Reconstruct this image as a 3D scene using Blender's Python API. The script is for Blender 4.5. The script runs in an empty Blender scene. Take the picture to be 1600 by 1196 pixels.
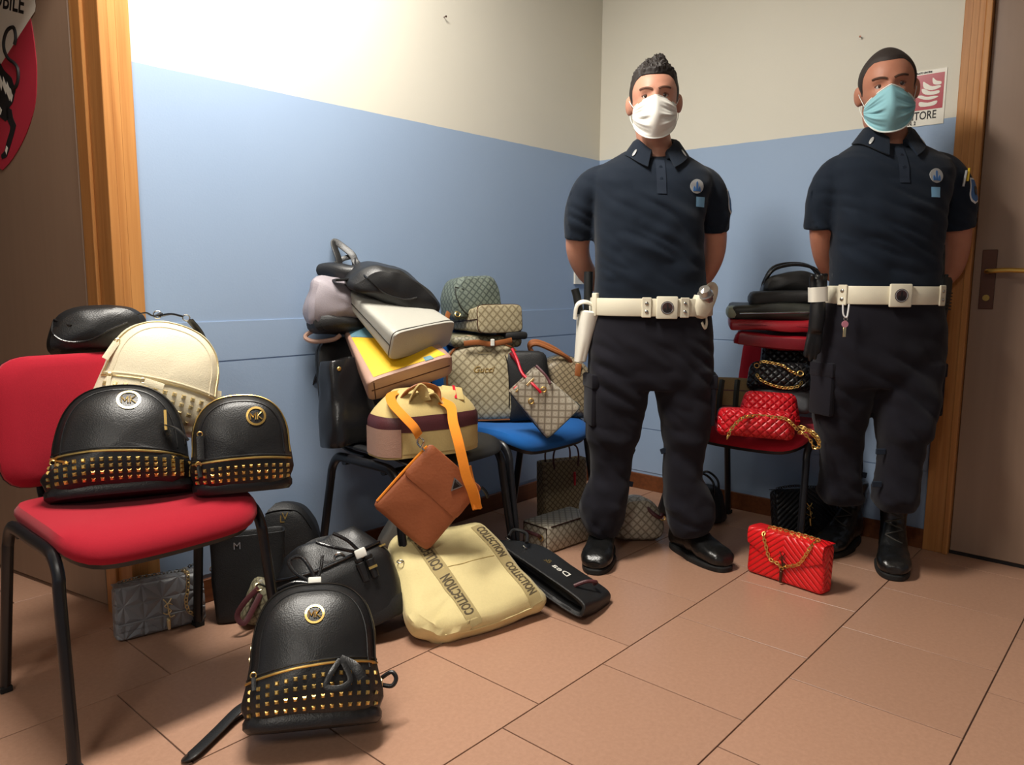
import bpy, bmesh, math, random
import numpy as np
from mathutils import Vector, Matrix, Euler, noise
from mathutils.bvhtree import BVHTree

random.seed(7); np.random.seed(7)
scn = bpy.context.scene
COL = scn.collection
R = math.radians

# ------------------------------------------------------------------ camera
CAM_H, FPX, PITCH, ROLL = 1.01, 1188.73, 0.1310, 0.0060
cam_d = bpy.data.cameras.new('camera')
cam_d.sensor_width = 36.0
cam_d.lens = FPX / 1600 * 36.0
cam_d.clip_start = 0.05
cam = bpy.data.objects.new('camera', cam_d)
COL.objects.link(cam)
cam.matrix_world = (Matrix.Translation((0, 0, CAM_H)) @ Matrix.Rotation(math.pi / 2 - PITCH, 4, 'X')
                    @ Matrix.Rotation(ROLL, 4, 'Z'))
scn.camera = cam

# room frame: K is the far corner, D1 runs along the left wall towards it, D2 along the right wall away from it
KX, KY, YAW = 0.4259, 3.870, 0.7254
D1 = Vector((math.sin(YAW), math.cos(YAW), 0)); D2 = Vector((math.cos(YAW), -math.sin(YAW), 0))
ROOM = Matrix.Translation((KX, KY, 0)) @ Matrix.Rotation(math.pi / 2 - YAW, 4, 'Z')   # local x = D1, local y = -D2
ROOMZ = math.pi / 2 - YAW
CEIL = 2.80
def S(s, t, z=0.0):
    return Vector((KX, KY, z)) + D1 * s + D2 * t

# ------------------------------------------------------------------ world, lamps, exposure
w = bpy.data.worlds.new('world'); scn.world = w; w.use_nodes = True
w.node_tree.nodes['Background'].inputs[0].default_value = (1.0, 0.93, 0.82, 1)
w.node_tree.nodes['Background'].inputs[1].default_value = 0.03
scn.view_settings.view_transform = 'Standard'
scn.view_settings.look = 'None'
scn.view_settings.exposure = 0.0
scn.view_settings.gamma = 1.0
scn.view_settings.use_curve_mapping = False
def area(name, loc, sx, sy, power, color, rz=0.0):
    d = bpy.data.lights.new(name, 'AREA'); d.shape = 'RECTANGLE'; d.size = sx; d.size_y = sy
    d.energy = power; d.color = color
    o = bpy.data.objects.new(name, d); COL.objects.link(o)
    o.location = loc; o.rotation_euler = (0, 0, rz)
    return o
LAMP_A = Vector((-0.58, 1.82, 2.66)); LAMP_B = Vector((-0.90, -1.35, 2.66))
area('fluorescent_light', LAMP_A, 1.1, 0.28, 82, (1.0, 0.95, 0.87), ROOMZ)
area('fluorescent_light', LAMP_B, 1.1, 0.28, 38, (1.0, 0.95, 0.87), ROOMZ)

# ------------------------------------------------------------------ photo rays (for reading positions off the photograph)
def ray(px, py):
    u, v = (px - 800) / FPX, (py - 598) / FPX
    c, s = math.cos(ROLL), math.sin(ROLL)
    u, v = c * u + s * v, -s * u + c * v
    cp, sp = math.cos(PITCH), math.sin(PITCH)
    return Vector((u, cp - sp * v, -sp - cp * v))
def P(px, py, Y):
    d = ray(px, py); return Vector((0, 0, CAM_H)) + d * (Y / d.y)
def PZ(px, py, z=0.0):
    d = ray(px, py); return Vector((0, 0, CAM_H)) + d * ((z - CAM_H) / d.z)

# ------------------------------------------------------------------ materials
MATS = {}
def lin(c):
    """sRGB 0-255 to linear"""
    return tuple(((v / 255) / 12.92 if v / 255 <= 0.04045 else ((v / 255 + 0.055) / 1.055) ** 2.4) for v in c)
class NT:
    def __init__(s, name):
        s.m = bpy.data.materials.new(name); s.m.use_nodes = True
        s.t = s.m.node_tree; s.b = s.t.nodes['Principled BSDF']
    def n(s, kind, **kw):
        nd = s.t.nodes.new(kind)
        for k, v in kw.items(): setattr(nd, k, v)
        return nd
    def l(s, a, b): s.t.links.new(a, b)
    def math(s, op, a, b=None, c=None):
        nd = s.n('ShaderNodeMath', operation=op)
        for i, v in enumerate((a, b, c)):
            if v is None: continue
            if isinstance(v, (int, float)): nd.inputs[i].default_value = v
            else: s.l(v, nd.inputs[i])
        return nd.outputs[0]
    def mix(s, fac, a, b):
        nd = s.n('ShaderNodeMix', data_type='RGBA')
        for sock, v in ((nd.inputs[0], fac), (nd.inputs[6], a), (nd.inputs[7], b)):
            if isinstance(v, (int, float)): sock.default_value = v
            elif isinstance(v, tuple): sock.default_value = (*v[:3], 1)
            else: s.l(v, sock)
        return nd.outputs[2]
    def noise(s, scale, detail=3, coord='Object', rough=0.5, stretch=None):
        tc = s.n('ShaderNodeTexCoord'); src = tc.outputs[coord]
        if stretch:
            mp = s.n('ShaderNodeMapping'); mp.inputs['Scale'].default_value = stretch
            s.l(src, mp.inputs[0]); src = mp.outputs[0]
        nd = s.n('ShaderNodeTexNoise'); nd.inputs['Scale'].default_value = scale
        nd.inputs['Detail'].default_value = detail; nd.inputs['Roughness'].default_value = rough
        s.l(src, nd.inputs['Vector']); return nd.outputs['Fac']
    def bump(s, h, strength=0.2, dist=0.002):
        nd = s.n('ShaderNodeBump'); nd.inputs['Strength'].default_value = strength
        nd.inputs['Distance'].default_value = dist; s.l(h, nd.inputs['Height'])
        s.l(nd.outputs[0], s.b.inputs['Normal'])
    def base(s, c):
        if isinstance(c, tuple): s.b.inputs['Base Color'].default_value = (*c[:3], 1)
        else: s.l(c, s.b.inputs['Base Color'])
    def set(s, rough=0.5, metal=0.0, spec=0.5, sheen=0.0, coat=0.0, sss=0.0):
        b = s.b.inputs; b['Roughness'].default_value = rough; b['Metallic'].default_value = metal
        b['Specular IOR Level'].default_value = spec; b['Sheen Weight'].default_value = sheen
        b['Coat Weight'].default_value = coat
        if sss: b['Subsurface Weight'].default_value = sss; b['Subsurface Radius'].default_value = (.012, .005, .003); b['Subsurface Scale'].default_value = 1.0
def plain(name, c, rough=0.5, metal=0.0, **kw):
    if name in MATS: return MATS[name]
    t = NT(name); t.base(lin(c)); t.set(rough, metal, **kw); MATS[name] = t.m; return t.m
def leather(name, c, rough=0.42, grain=300, bump=0.12, var=0.2, spec=0.5):
    if name in MATS: return MATS[name]
    t = NT(name); a = lin(c); b = tuple(min(1, v * (1 + var) + 0.004) for v in a); d = tuple(v * (1 - var) for v in a)
    t.base(t.mix(t.noise(9, 4), d, b)); t.set(rough, spec=spec)
    tc = t.n('ShaderNodeTexCoord'); v = t.n('ShaderNodeTexVoronoi'); v.inputs['Scale'].default_value = grain
    t.l(tc.outputs['Object'], v.inputs['Vector'])
    big = t.noise(24, 3)
    t.bump(t.math('ADD', v.outputs['Distance'], t.math('MULTIPLY', big, 2.2)), bump, 0.003)
    MATS[name] = t.m; return t.m
def cloth(name, c, scale=700, bump=0.25, rough=0.9, var=0.12, sheen=0.1):
    if name in MATS: return MATS[name]
    t = NT(name); a = lin(c)
    t.base(t.mix(t.noise(scale * .35, 3), tuple(v * (1 - var) for v in a), tuple(min(1, v * (1 + var)) for v in a)))
    t.set(rough, sheen=sheen, spec=0.2); t.bump(t.noise(scale, 2), bump, 0.001); MATS[name] = t.m; return t.m
def wood(name, c, dark, scale=(60, 60, 1.6), rough=0.4):
    if name in MATS: return MATS[name]
    t = NT(name)
    f = t.noise(1.0, 5, stretch=scale, rough=0.6)
    g = t.noise(1.0, 2, stretch=(9, 9, .35))
    f2 = t.math('ADD', t.math('MULTIPLY', f, .55), t.math('MULTIPLY', g, .45))
    r = t.n('ShaderNodeValToRGB'); t.l(f2, r.inputs[0])
    r.color_ramp.elements[0].position = .36; r.color_ramp.elements[0].color = (*lin(dark), 1)
    r.color_ramp.elements[1].position = .64; r.color_ramp.elements[1].color = (*lin(c), 1)
    t.base(r.outputs[0]); t.set(rough, spec=.35); t.bump(f, .08, .001); MATS[name] = t.m; return t.m
def monogram(name, ground, dark, light, pitch=0.034, rough=0.5):
    """coated canvas: a diamond lattice of dark lines with a pale rounded motif in every cell"""
    if name in MATS: return MATS[name]
    t = NT(name); tc = t.n('ShaderNodeTexCoord'); sep = t.n('ShaderNodeSeparateXYZ'); t.l(tc.outputs['UV'], sep.inputs[0])
    u, v = sep.outputs[0], sep.outputs[1]
    k = 1.0 / pitch
    a = t.math('FRACT', t.math('MULTIPLY', t.math('ADD', u, v), k)); b = t.math('FRACT', t.math('MULTIPLY', t.math('SUBTRACT', u, v), k))
    da = t.math('ABSOLUTE', t.math('SUBTRACT', a, .5)); db = t.math('ABSOLUTE', t.math('SUBTRACT', b, .5))
    edge = t.math('MAXIMUM', da, db)
    line = t.math('SMOOTH_MIN', 1.0, t.math('MULTIPLY', t.math('MAXIMUM', t.math('SUBTRACT', edge, .36), 0.0), 9.0), .1)
    rr = t.math('SQRT', t.math('ADD', t.math('MULTIPLY', da, da), t.math('MULTIPLY', db, db)))
    ring = t.math('SUBTRACT', 1.0, t.math('MINIMUM', t.math('MULTIPLY', t.math('ABSOLUTE', t.math('SUBTRACT', rr, .22)), 9.0), 1.0))
    c1 = t.mix(line, lin(ground), lin(dark)); c2 = t.mix(t.math('MULTIPLY', ring, .75), c1, lin(light))
    t.base(c2); t.set(rough); t.bump(t.noise(500, 2), .1, .001); MATS[name] = t.m; return t.m

# ------------------------------------------------------------------ mesh helpers
def smooth_mesh(me, auto=None):
    me.polygons.foreach_set('use_smooth', [True] * len(me.polygons))
    if auto is not None: me.set_sharp_from_angle(angle=R(auto))
def box_uv(me):
    """metric box projection"""
    n = len(me.loops)
    if n == 0: return
    uv = me.uv_layers.new(name='uv'); co = np.empty(len(me.vertices) * 3); me.vertices.foreach_get('co', co); co = co.reshape(-1, 3)
    vi = np.empty(n, int); me.loops.foreach_get('vertex_index', vi)
    pn = np.empty(len(me.polygons) * 3); me.polygons.foreach_get('normal', pn); pn = np.abs(pn.reshape(-1, 3))
    lt = np.empty(len(me.polygons), int); me.polygons.foreach_get('loop_total', lt)
    ax = np.repeat(np.argmax(pn * np.array([.8, 1.0, .9]), axis=1), lt); c = co[vi]
    out = np.where((ax == 0)[:, None], c[:, [1, 2]], np.where((ax == 1)[:, None], c[:, [0, 2]], c[:, [0, 1]]))
    uv.data.foreach_set('uv', out.astype(np.float32).ravel())
def mk(name, VF, mat=None, parent=None, smooth=True, auto=35, uv=False, kind=None, label=None):
    V, F = VF
    me = bpy.data.meshes.new(name); me.from_pydata([tuple(v) for v in V], [], [tuple(f) for f in F])
    me.validate(); me.update()
    if uv: box_uv(me)
    if smooth: smooth_mesh(me, auto)
    if mat: me.materials.append(MATS[mat] if isinstance(mat, str) else mat)
    o = bpy.data.objects.new(name, me); COL.objects.link(o)
    if parent: o.parent = parent
    if kind: o['kind'] = kind
    if label: o['label'] = label
    return o
def join(*parts):
    V, F = [], []
    for v, f in parts:
        n = len(V); V += [tuple(p) for p in v]; F += [tuple(i + n for i in q) for q in f]
    return V, F
def xf(VF, m):
    return [tuple(m @ Vector(v)) for v in VF[0]], VF[1]
def mv(VF, x=0, y=0, z=0): return xf(VF, Matrix.Translation((x, y, z)))
def rot(VF, ang, ax): return xf(VF, Matrix.Rotation(R(ang), 4, ax))
def thing(name, label, cat, loc=(0, 0, 0), rot=(0, 0, 0), group=None, m=None):
    o = bpy.data.objects.new(name, None); COL.objects.link(o)
    o.empty_display_size = .05
    if m is not None: o.matrix_world = m
    else: o.location = loc; o.rotation_euler = [R(a) for a in rot]
    o['label'] = label; o['category'] = cat
    if group: o['group'] = group
    return o
def tag(o, label, cat, group=None):
    o['label'] = label; o['category'] = cat
    if group: o['group'] = group
    return o
def frame(origin, xd, zd):
    """matrix whose z axis is zd and x axis as near xd as may be"""
    z = Vector(zd).normalized(); x = Vector(xd); x = (x - z * x.dot(z)).normalized(); y = z.cross(x)
    m = Matrix.Identity(4)
    for i in range(3): m[i][0], m[i][1], m[i][2], m[i][3] = x[i], y[i], z[i], origin[i]
    return m
def box(x0, x1, y0, y1, z0, z1, b=0.0):
    if b <= 0:
        V = [(x, y, z) for z in (z0, z1) for y in (y0, y1) for x in (x0, x1)]
        return V, [(0, 2, 3, 1), (4, 5, 7, 6), (0, 1, 5, 4), (2, 6, 7, 3), (0, 4, 6, 2), (1, 3, 7, 5)]
    bm = bmesh.new(); bmesh.ops.create_cube(bm, size=1)
    for v in bm.verts:
        v.co = ((x0 + x1) / 2 + v.co.x * (x1 - x0), (y0 + y1) / 2 + v.co.y * (y1 - y0), (z0 + z1) / 2 + v.co.z * (z1 - z0))
    bmesh.ops.bevel(bm, geom=bm.edges[:], offset=b, segments=2 if b > .0025 else 1, profile=.5, affect='EDGES')
    out = [v.co[:] for v in bm.verts], [tuple(v.index for v in f.verts) for f in bm.faces]; bm.free(); return out
def loft(rings, cap0=True, cap1=True, closed=True):
    n = len(rings[0]); V = [tuple(p) for r in rings for p in r]; F = []
    for i in range(len(rings) - 1):
        for j in range(n if closed else n - 1):
            k = (j + 1) % n
            F.append((i * n + j, i * n + k, (i + 1) * n + k, (i + 1) * n + j))
    def cap(base, flip):
        c = len(V); V.append(tuple(np.mean([V[base + j] for j in range(n)], axis=0)))
        for j in range(n):
            k = (j + 1) % n; F.append((base + k, base + j, c) if not flip else (base + j, base + k, c))
    if cap0: cap(0, False)
    if cap1: cap((len(rings) - 1) * n, True)
    return V, F
def sring(cx, cy, z, rx, ry, e=2.0, n=32):
    """superellipse ring in the xy plane"""
    out = []
    for i in range(n):
        a = 2 * math.pi * i / n; c, s = math.cos(a), math.sin(a)
        out.append((cx + rx * math.copysign(abs(c) ** (2 / e), c), cy + ry * math.copysign(abs(s) ** (2 / e), s), z))
    return out
def cat(pts, per=6, closed=False):
    """Catmull-Rom through points of any dimension"""
    p = [np.array(q, float) for q in pts]; n = len(p); out = []
    for i in range(n if closed else n - 1):
        a, b, c, d = ((p[(i - 1) % n], p[i], p[(i + 1) % n], p[(i + 2) % n]) if closed else
                      (p[max(i - 1, 0)], p[i], p[i + 1], p[min(i + 2, n - 1)]))
        for k in range(per):
            t = k / per
            out.append(.5 * ((2 * b) + (c - a) * t + (2 * a - 5 * b + 4 * c - d) * t * t + (3 * b - a - 3 * c + d) * t ** 3))
    if not closed: out.append(p[-1])
    return out
def frames(path, up=(0, 0, 1), closed=False):
    pts = [Vector(p) for p in path]; n = len(pts); out = []; prev = None
    for i in range(n):
        t = (pts[(i + 1) % n] - pts[i - 1]) if (closed or 0 < i < n - 1) else (pts[min(i + 1, n - 1)] - pts[max(i - 1, 0)])
        if t.length < 1e-9: t = Vector((0, 0, 1))
        t.normalize()
        ref = prev if prev is not None else Vector(up)
        u = ref - t * ref.dot(t)
        if u.length < 1e-4: u = t.orthogonal()
        u.normalize(); prev = u; out.append((pts[i], t, u, t.cross(u)))
    return out
def tube(path, r, n=8, closed=False, per=0, up=(0, 0, 1), ry=None, e=2.0):
    """round or flattened tube; r half-size along `up`, ry half-size across it; r may be a list"""
    if per: path = cat(path, per, closed)
    fr = frames(path, up, closed); rings = []
    for i, (p, t, u, v) in enumerate(fr):
        a = r[min(i, len(r) - 1)] if isinstance(r, (list, tuple)) else r
        b = ry if ry is not None else a
        ring = []
        for k in range(n):
            an = 2 * math.pi * k / n; c, s = math.cos(an), math.sin(an)
            ring.append(p + u * (a * math.copysign(abs(c) ** (2 / e), c)) + v * (b * math.copysign(abs(s) ** (2 / e), s)))
        rings.append(ring)
    if closed:
        V, F = loft(rings + [rings[0]], False, False); return V, F
    return loft(rings)
def ribbon(path, w, t=0.004, per=6, up=(0, 0, 1), closed=False):
    return tube(path, t / 2, 10, closed, per, up, ry=w / 2, e=5)
def torus(R0, r, n=20, m=8):
    return tube([(R0 * math.cos(2 * math.pi * i / n), R0 * math.sin(2 * math.pi * i / n), 0) for i in range(n)], r, m, True)
def lathe(prof, n=20):
    return loft([[(r * math.cos(2 * math.pi * i / n), r * math.sin(2 * math.pi * i / n), z) for i in range(n)] for r, z in prof])
def sphere(rx, ry, rz, n=16, m=10):
    return lathe_e([(math.sin(math.pi * j / m), -math.cos(math.pi * j / m)) for j in range(m + 1)], rx, ry, rz, n)
def lathe_e(prof, rx, ry, rz, n):
    return loft([[(rx * max(r, .01) * math.cos(2 * math.pi * i / n), ry * max(r, .01) * math.sin(2 * math.pi * i / n), rz * z) for i in range(n)] for r, z in prof])
def chain(path, L=0.016, wire=0.0018, per=8, width=0.6):
    """interlocked links along a path, one mesh"""
    pts = [Vector(p) for p in cat(path, per)]
    d = [0]
    for i in range(1, len(pts)): d.append(d[-1] + (pts[i] - pts[i - 1]).length)
    tot = d[-1]; n = max(2, int(tot / (L * .72))); out = []
    def at(s):
        for i in range(1, len(d)):
            if d[i] >= s:
                f = (s - d[i - 1]) / max(d[i] - d[i - 1], 1e-9); return pts[i - 1].lerp(pts[i], f), (pts[i] - pts[i - 1]).normalized()
        return pts[-1], (pts[-1] - pts[-2]).normalized()
    for k in range(n):
        p, t = at((k + .5) / n * tot)
        side = t.cross(Vector((.3, -.9, .3))).normalized(); nn = t.cross(side)
        a, b = (side, nn) if k % 2 else (nn * .8 + side * .6, side * .8 - nn * .6)
        path2 = [p + t * (L / 2 * math.cos(2 * math.pi * i / 10)) + a * (L * width / 2 * math.sin(2 * math.pi * i / 10)) for i in range(10)]
        out.append(tube(path2, wire, 5, True, up=tuple(b)))
    return join(*out)
def crumple(VF, amp=0.006, freq=8, seed=0, mask=None):
    out = []
    for v in VF[0]:
        q = Vector(v); n = noise.noise_vector(q * freq + Vector((seed * 7.3, seed * 3.1, seed))) + noise.noise_vector(q * freq * 2.3 + Vector((seed, 5, seed * 2.2))) * .45
        k = amp * (mask(q) if mask else 1)
        out.append((q.x + n.x * k, q.y + n.y * k, q.z + n.z * k))
    return out, VF[1]
def floorclip(VF, z=0.0):
    return [(v[0], v[1], max(v[2], z)) for v in VF[0]], VF[1]
# ---- outlines (x, z), counter-clockwise seen from the front
def resample(pts, n):
    p = [np.array(q, float) for q in pts]; p.append(p[0]); d = [0]
    for i in range(1, len(p)): d.append(d[-1] + np.linalg.norm(p[i] - p[i - 1]))
    out = []; i = 1
    for k in range(n):
        s = d[-1] * k / n
        while d[i] < s: i += 1
        f = (s - d[i - 1]) / max(d[i] - d[i - 1], 1e-9); out.append(tuple(p[i - 1] + (p[i] - p[i - 1]) * f))
    return out
def rounded(corners, n=64):
    """corners: (x, z, radius)"""
    out = []; m = len(corners)
    for i in range(m):
        p = np.array(corners[i][:2], float); a = np.array(corners[i - 1][:2], float); b = np.array(corners[(i + 1) % m][:2], float); r = corners[i][2]
        u = (a - p) / np.linalg.norm(a - p); v = (b - p) / np.linalg.norm(b - p)
        p0 = p + u * r; p1 = p + v * r
        for k in range(7):
            t = k / 6; out.append(tuple((1 - t) ** 2 * p0 + 2 * t * (1 - t) * p + t * t * p1))
    return resample(out, n)
def arch(w, h, shoulder=.5, p=2.3, rb=0.03, taper=1.0, n=72):
    """dome-topped bag outline: bottom width w, dome starting at shoulder*h; taper narrows it upwards"""
    left = []
    for k in range(25):
        t = k / 24; z = h * (shoulder + (1 - shoulder) * math.sin(t * math.pi / 2))
        q = min(1, max(0, (z / h - shoulder) / (1 - shoulder))); x = w / 2 * taper * max(0, 1 - q ** p) ** (1 / p); left.append((x, z))
    right = [(w / 2 - rb, 0), (w / 2 - rb * .3, rb * .3), (w / 2, rb)] + left
    pts = right + [(-x, z) for x, z in reversed(right)]
    return resample(pts, n)
def puff(outline, prof, c=None):
    """solid whose section at depth y is the outline shrunk by s about c; prof runs (s, y) front to back"""
    if c is None: c = tuple(np.mean(outline, axis=0))
    rings = [[(c[0] + (x - c[0]) * max(s, .02), y, c[1] + (z - c[1]) * max(s, .02)) for x, z in outline] for s, y in prof]
    V, F = loft(rings)
    return V, [f[::-1] for f in F]
def prof(d, bf=0.0, bb=0.0, r=0.012, lip=.94):
    """front bulge bf, back bulge bb, edge radius r"""
    h = d / 2
    return [(.02, -h - bf), (.3, -h - bf * .93), (.55, -h - bf * .72), (.75, -h - bf * .42), (.88, -h - bf * .12), (lip, -h + r * .12), (.985, -h + r * .5), (1, -h + r), (1.0, -h * .3), (1.0, h * .3),
            (1, h - r), (.985, h - r * .5), (lip, h - r * .1), (.8, h + bb * .3), (.5, h + bb * .8), (.02, h + bb)]
class Surf:
    def __init__(s, VF): s.t = BVHTree.FromPolygons([Vector(v) for v in VF[0]], [list(f) for f in VF[1]])
    def cast(s, o, d, dist=9):
        h = s.t.ray_cast(Vector(o), Vector(d), dist); return (h[0], h[1]) if h[0] is not None else (None, None)
    def front(s, x, z):
        p, n = s.cast((x, -2, z), (0, 1, 0))
        if p is None:
            p, n, _, _ = s.t.find_nearest(Vector((x, -.2, z)))
        return p, (n if n.y < 0.3 else -n)
    def near(s, q):
        p, n, _, _ = s.t.find_nearest(Vector(q)); return p, n
    def line(s, pts, off=.001, per=5):
        out = []
        for q in cat(pts, per):
            p, n = s.front(q[0], q[1]); out.append(p + n * off)
        return out
def decal(sf, VF, x0, z0, rotd=0, off=.0008, k=1.0):
    c, s_ = math.cos(R(rotd)), math.sin(R(rotd)); out = []
    for u, v, wv in VF[0]:
        x, z = x0 + (u * c - v * s_) * k, z0 + (u * s_ + v * c) * k
        p, n = sf.front(x, z); out.append(p + n * (off + wv * k))
    return out, VF[1]
def annulus(r0, r1, t, n=28):
    prof_ = [(r0, 0), (r1, 0), (r1, t), (r0, t), (r0, 0)]
    return loft([[(r * math.cos(2 * math.pi * i / n), r * math.sin(2 * math.pi * i / n), z) for i in range(n)] for r, z in prof_], False, False)
def disc(r, t, n=24, rings=3):
    pr = [(r * k / rings, t) for k in range(1, rings + 1)]
    return loft([[(max(q, .0001) * math.cos(2 * math.pi * i / n), max(q, .0001) * math.sin(2 * math.pi * i / n), z) for i in range(n)] for q, z in [(0.0001, t)] + pr + [(r, 0)]], True, False)
def text(body, size, ext=0.0008, shear=0.0, bold=0.0, sx=1.0, align='CENTER', spacing=1.0, dense=0.0):
    cu = bpy.data.curves.new('lettering', 'FONT'); cu.body = body; cu.size = size; cu.extrude = 0; cu.shear = shear; cu.offset = bold
    cu.align_x = align; cu.align_y = 'CENTER'; cu.resolution_u = 3; cu.space_character = spacing
    o = bpy.data.objects.new('lettering', cu); COL.objects.link(o)
    me = o.to_mesh(); 
    bm = bmesh.new(); bm.from_mesh(me); o.to_mesh_clear(); bpy.data.objects.remove(o); bpy.data.curves.remove(cu)
    if dense: 
        bmesh.ops.triangulate(bm, faces=bm.faces[:])
        for _ in range(4):
            es = [e for e in bm.edges if e.calc_length() > dense]
            if not es: break
            bmesh.ops.subdivide_edges(bm, edges=es, cuts=1)
            bmesh.ops.triangulate(bm, faces=bm.faces[:])
    if ext:
        r = bmesh.ops.extrude_face_region(bm, geom=bm.faces[:])
        for v in r['geom']:
            if isinstance(v, bmesh.types.BMVert): v.co.z += ext
    bm.verts.index_update()
    out = [(v.co.x * sx, v.co.y, v.co.z) for v in bm.verts], [tuple(v.index for v in f.verts) for f in bm.faces]
    bm.free(); return out
def poly(pts, t=0.001):
    """flat outline (x, y) with thickness t, z up"""
    n = len(pts); V = [(x, y, 0) for x, y in pts] + [(x, y, t) for x, y in pts]
    return V, [tuple(range(n))[::-1], tuple(range(n, 2 * n))] + [(i, (i + 1) % n, n + (i + 1) % n, n + i) for i in range(n)]
def stand(VF):
    """xy drawing -> front-facing xz drawing (thickness towards the viewer)"""
    return [(x, -z, y) for x, y, z in VF[0]], VF[1]
def remesh(VF, voxel, smooth=0, name='tmp'):
    me = bpy.data.meshes.new(name); me.from_pydata([tuple(v) for v in VF[0]], [], [tuple(f) for f in VF[1]]); me.update()
    bm = bmesh.new(); bm.from_mesh(me); bmesh.ops.recalc_face_normals(bm, faces=bm.faces[:]); bm.to_mesh(me); bm.free()
    o = bpy.data.objects.new(name, me); COL.objects.link(o)
    m = o.modifiers.new('r', 'REMESH'); m.mode = 'VOXEL'; m.voxel_size = voxel; m.adaptivity = 0
    if smooth:
        q = o.modifiers.new('s', 'SMOOTH'); q.factor = .5; q.iterations = smooth
    dg = bpy.context.evaluated_depsgraph_get(); ev = o.evaluated_get(dg); m2 = ev.to_mesh()
    V = [v.co[:] for v in m2.vertices]; F = [tuple(p.vertices) for p in m2.polygons]
    ev.to_mesh_clear(); bpy.data.objects.remove(o); bpy.data.meshes.remove(me)
    return V, F
# ------------------------------------------------------------------ setting
def room_obj(name, VF, mat, smooth=False, **kw):
    o = mk(name, VF, mat, None, smooth, **kw); o.matrix_world = ROOM; o['kind'] = 'structure'; return o
def rbox(s0, s1, t0, t1, z0, z1, b=0.0):
    """box in wall coordinates (s along the left wall, t along the right wall)"""
    return box(s0, s1, -t1, -t0, z0, z1, b)
BLUE_Z = 1.609
def wall_paint():
    t = NT('two_tone_wall_paint'); g = t.n('ShaderNodeNewGeometry'); sp = t.n('ShaderNodeSeparateXYZ'); t.l(g.outputs['Position'], sp.inputs[0])
    wob = t.math('MULTIPLY', t.math('SUBTRACT', t.noise(14, 2), .5), .004)
    f = t.math('GREATER_THAN', t.math('ADD', sp.outputs[2], wob), BLUE_Z)
    n = t.noise(2.2, 4)
    blue = t.mix(n, lin((146, 167, 195)), lin((154, 175, 202))); cream = t.mix(n, lin((210, 206, 192)), lin((218, 214, 201)))
    t.base(t.mix(f, blue, cream)); t.set(.62, spec=.3); t.bump(t.noise(160, 3), .12, .002); MATS['wall'] = t.m
wall_paint()
def tile_mat():
    t = NT('stoneware_tile'); oi = t.n('ShaderNodeObjectInfo')
    n = t.noise(90, 4, rough=.7); big = t.noise(3, 2)
    c = t.mix(n, lin((158, 119, 97)), lin((186, 146, 122)))
    v = t.math('MULTIPLY_ADD', oi.outputs['Random'], .10, .95)
    hv = t.n('ShaderNodeHueSaturation'); t.l(c, hv.inputs['Color']); t.l(v, hv.inputs['Value'])
    t.base(hv.outputs[0]); t.l(t.math('MULTIPLY_ADD', big, .16, .26), t.b.inputs['Roughness']); t.b.inputs['Specular IOR Level'].default_value = .42
    t.bump(t.noise(220, 2), .05, .001); MATS['tile'] = t.m
tile_mat()
plain('grout', (104, 82, 70), .9)
plain('ceiling_white', (225, 222, 210), .9)
wood('oak_trim', (194, 138, 80), (160, 104, 54))
wood('dark_base', (120, 70, 40), (88, 48, 26), scale=(2, 60, 60))
def door_lam():
    t = NT('taupe_laminate'); t.base(t.mix(t.noise(1, 4, stretch=(40, 40, 2)), lin((128, 104, 86)), lin((141, 116, 97)))); t.set(.36, spec=.5); t.bump(t.noise(1, 3, stretch=(300, 300, 10)), .05, .001); MATS['door'] = t.m
door_lam()
plain('gap_shade', (20, 14, 12), .9)
plain('brass', (176, 140, 74), .28, 1.0)
plain('bronze', (92, 62, 50), .35, .8)
plain('black_ink', (22, 20, 22), .6)
plain('sign_white', (226, 222, 210), .25)
plain('sign_red', (170, 46, 62), .25)

# floor: slab plus tiles laid a third off from row to row
floor = room_obj('floor', join(rbox(-6.4, .35, -2.2, 5.0, -.12, -.004), rbox(-6.4, .35, 2.9, 5.0, -.004, -.0005)), 'grout')
TP = .398
tile_me = None
def tile_mesh():
    h = .3945 / 2; b = .0006
    V = [(-h, -h, -.004), (h, -h, -.004), (h, h, -.004), (-h, h, -.004)] + [(x * (h - 0), y * (h - 0), -b) for x, y in ((-1, -1), (1, -1), (1, 1), (-1, 1))] + \
        [(x * (h - b), y * (h - b), 0) for x, y in ((-1, -1), (1, -1), (1, 1), (-1, 1))]
    F = [(8, 9, 10, 11)] + [(i, (i + 1) % 4, 4 + (i + 1) % 4, 4 + i) for i in range(4)] + [(4 + i, 4 + (i + 1) % 4, 8 + (i + 1) % 4, 8 + i) for i in range(4)]
    return V, F
V_, F_ = tile_mesh()
tile_me = bpy.data.meshes.new('floor_tile'); tile_me.from_pydata(V_, [], F_); tile_me.materials.append(MATS['tile']); tile_me.update()
ROW0, J0, SH = 1.160, -1.579, -.1325
for r in range(-8, 9):
    t0 = ROW0 + r * TP
    for j in range(-10, 12):
        s0 = J0 + r * SH + j * TP
        if s0 < -4.9 or s0 + TP > .33 + TP * .9 or t0 < -2.2 or t0 > 2.9: continue
        c = S(s0 + TP / 2, t0 + TP / 2)
        if c.y < .75 or abs(c.x) > c.y * .72 + 1.1: continue
        if s0 > -.02: continue
        o = bpy.data.objects.new('floor_tile', tile_me); COL.objects.link(o); o.parent = floor
        o.location = (s0 + TP / 2, -(t0 + TP / 2), 0)

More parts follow.
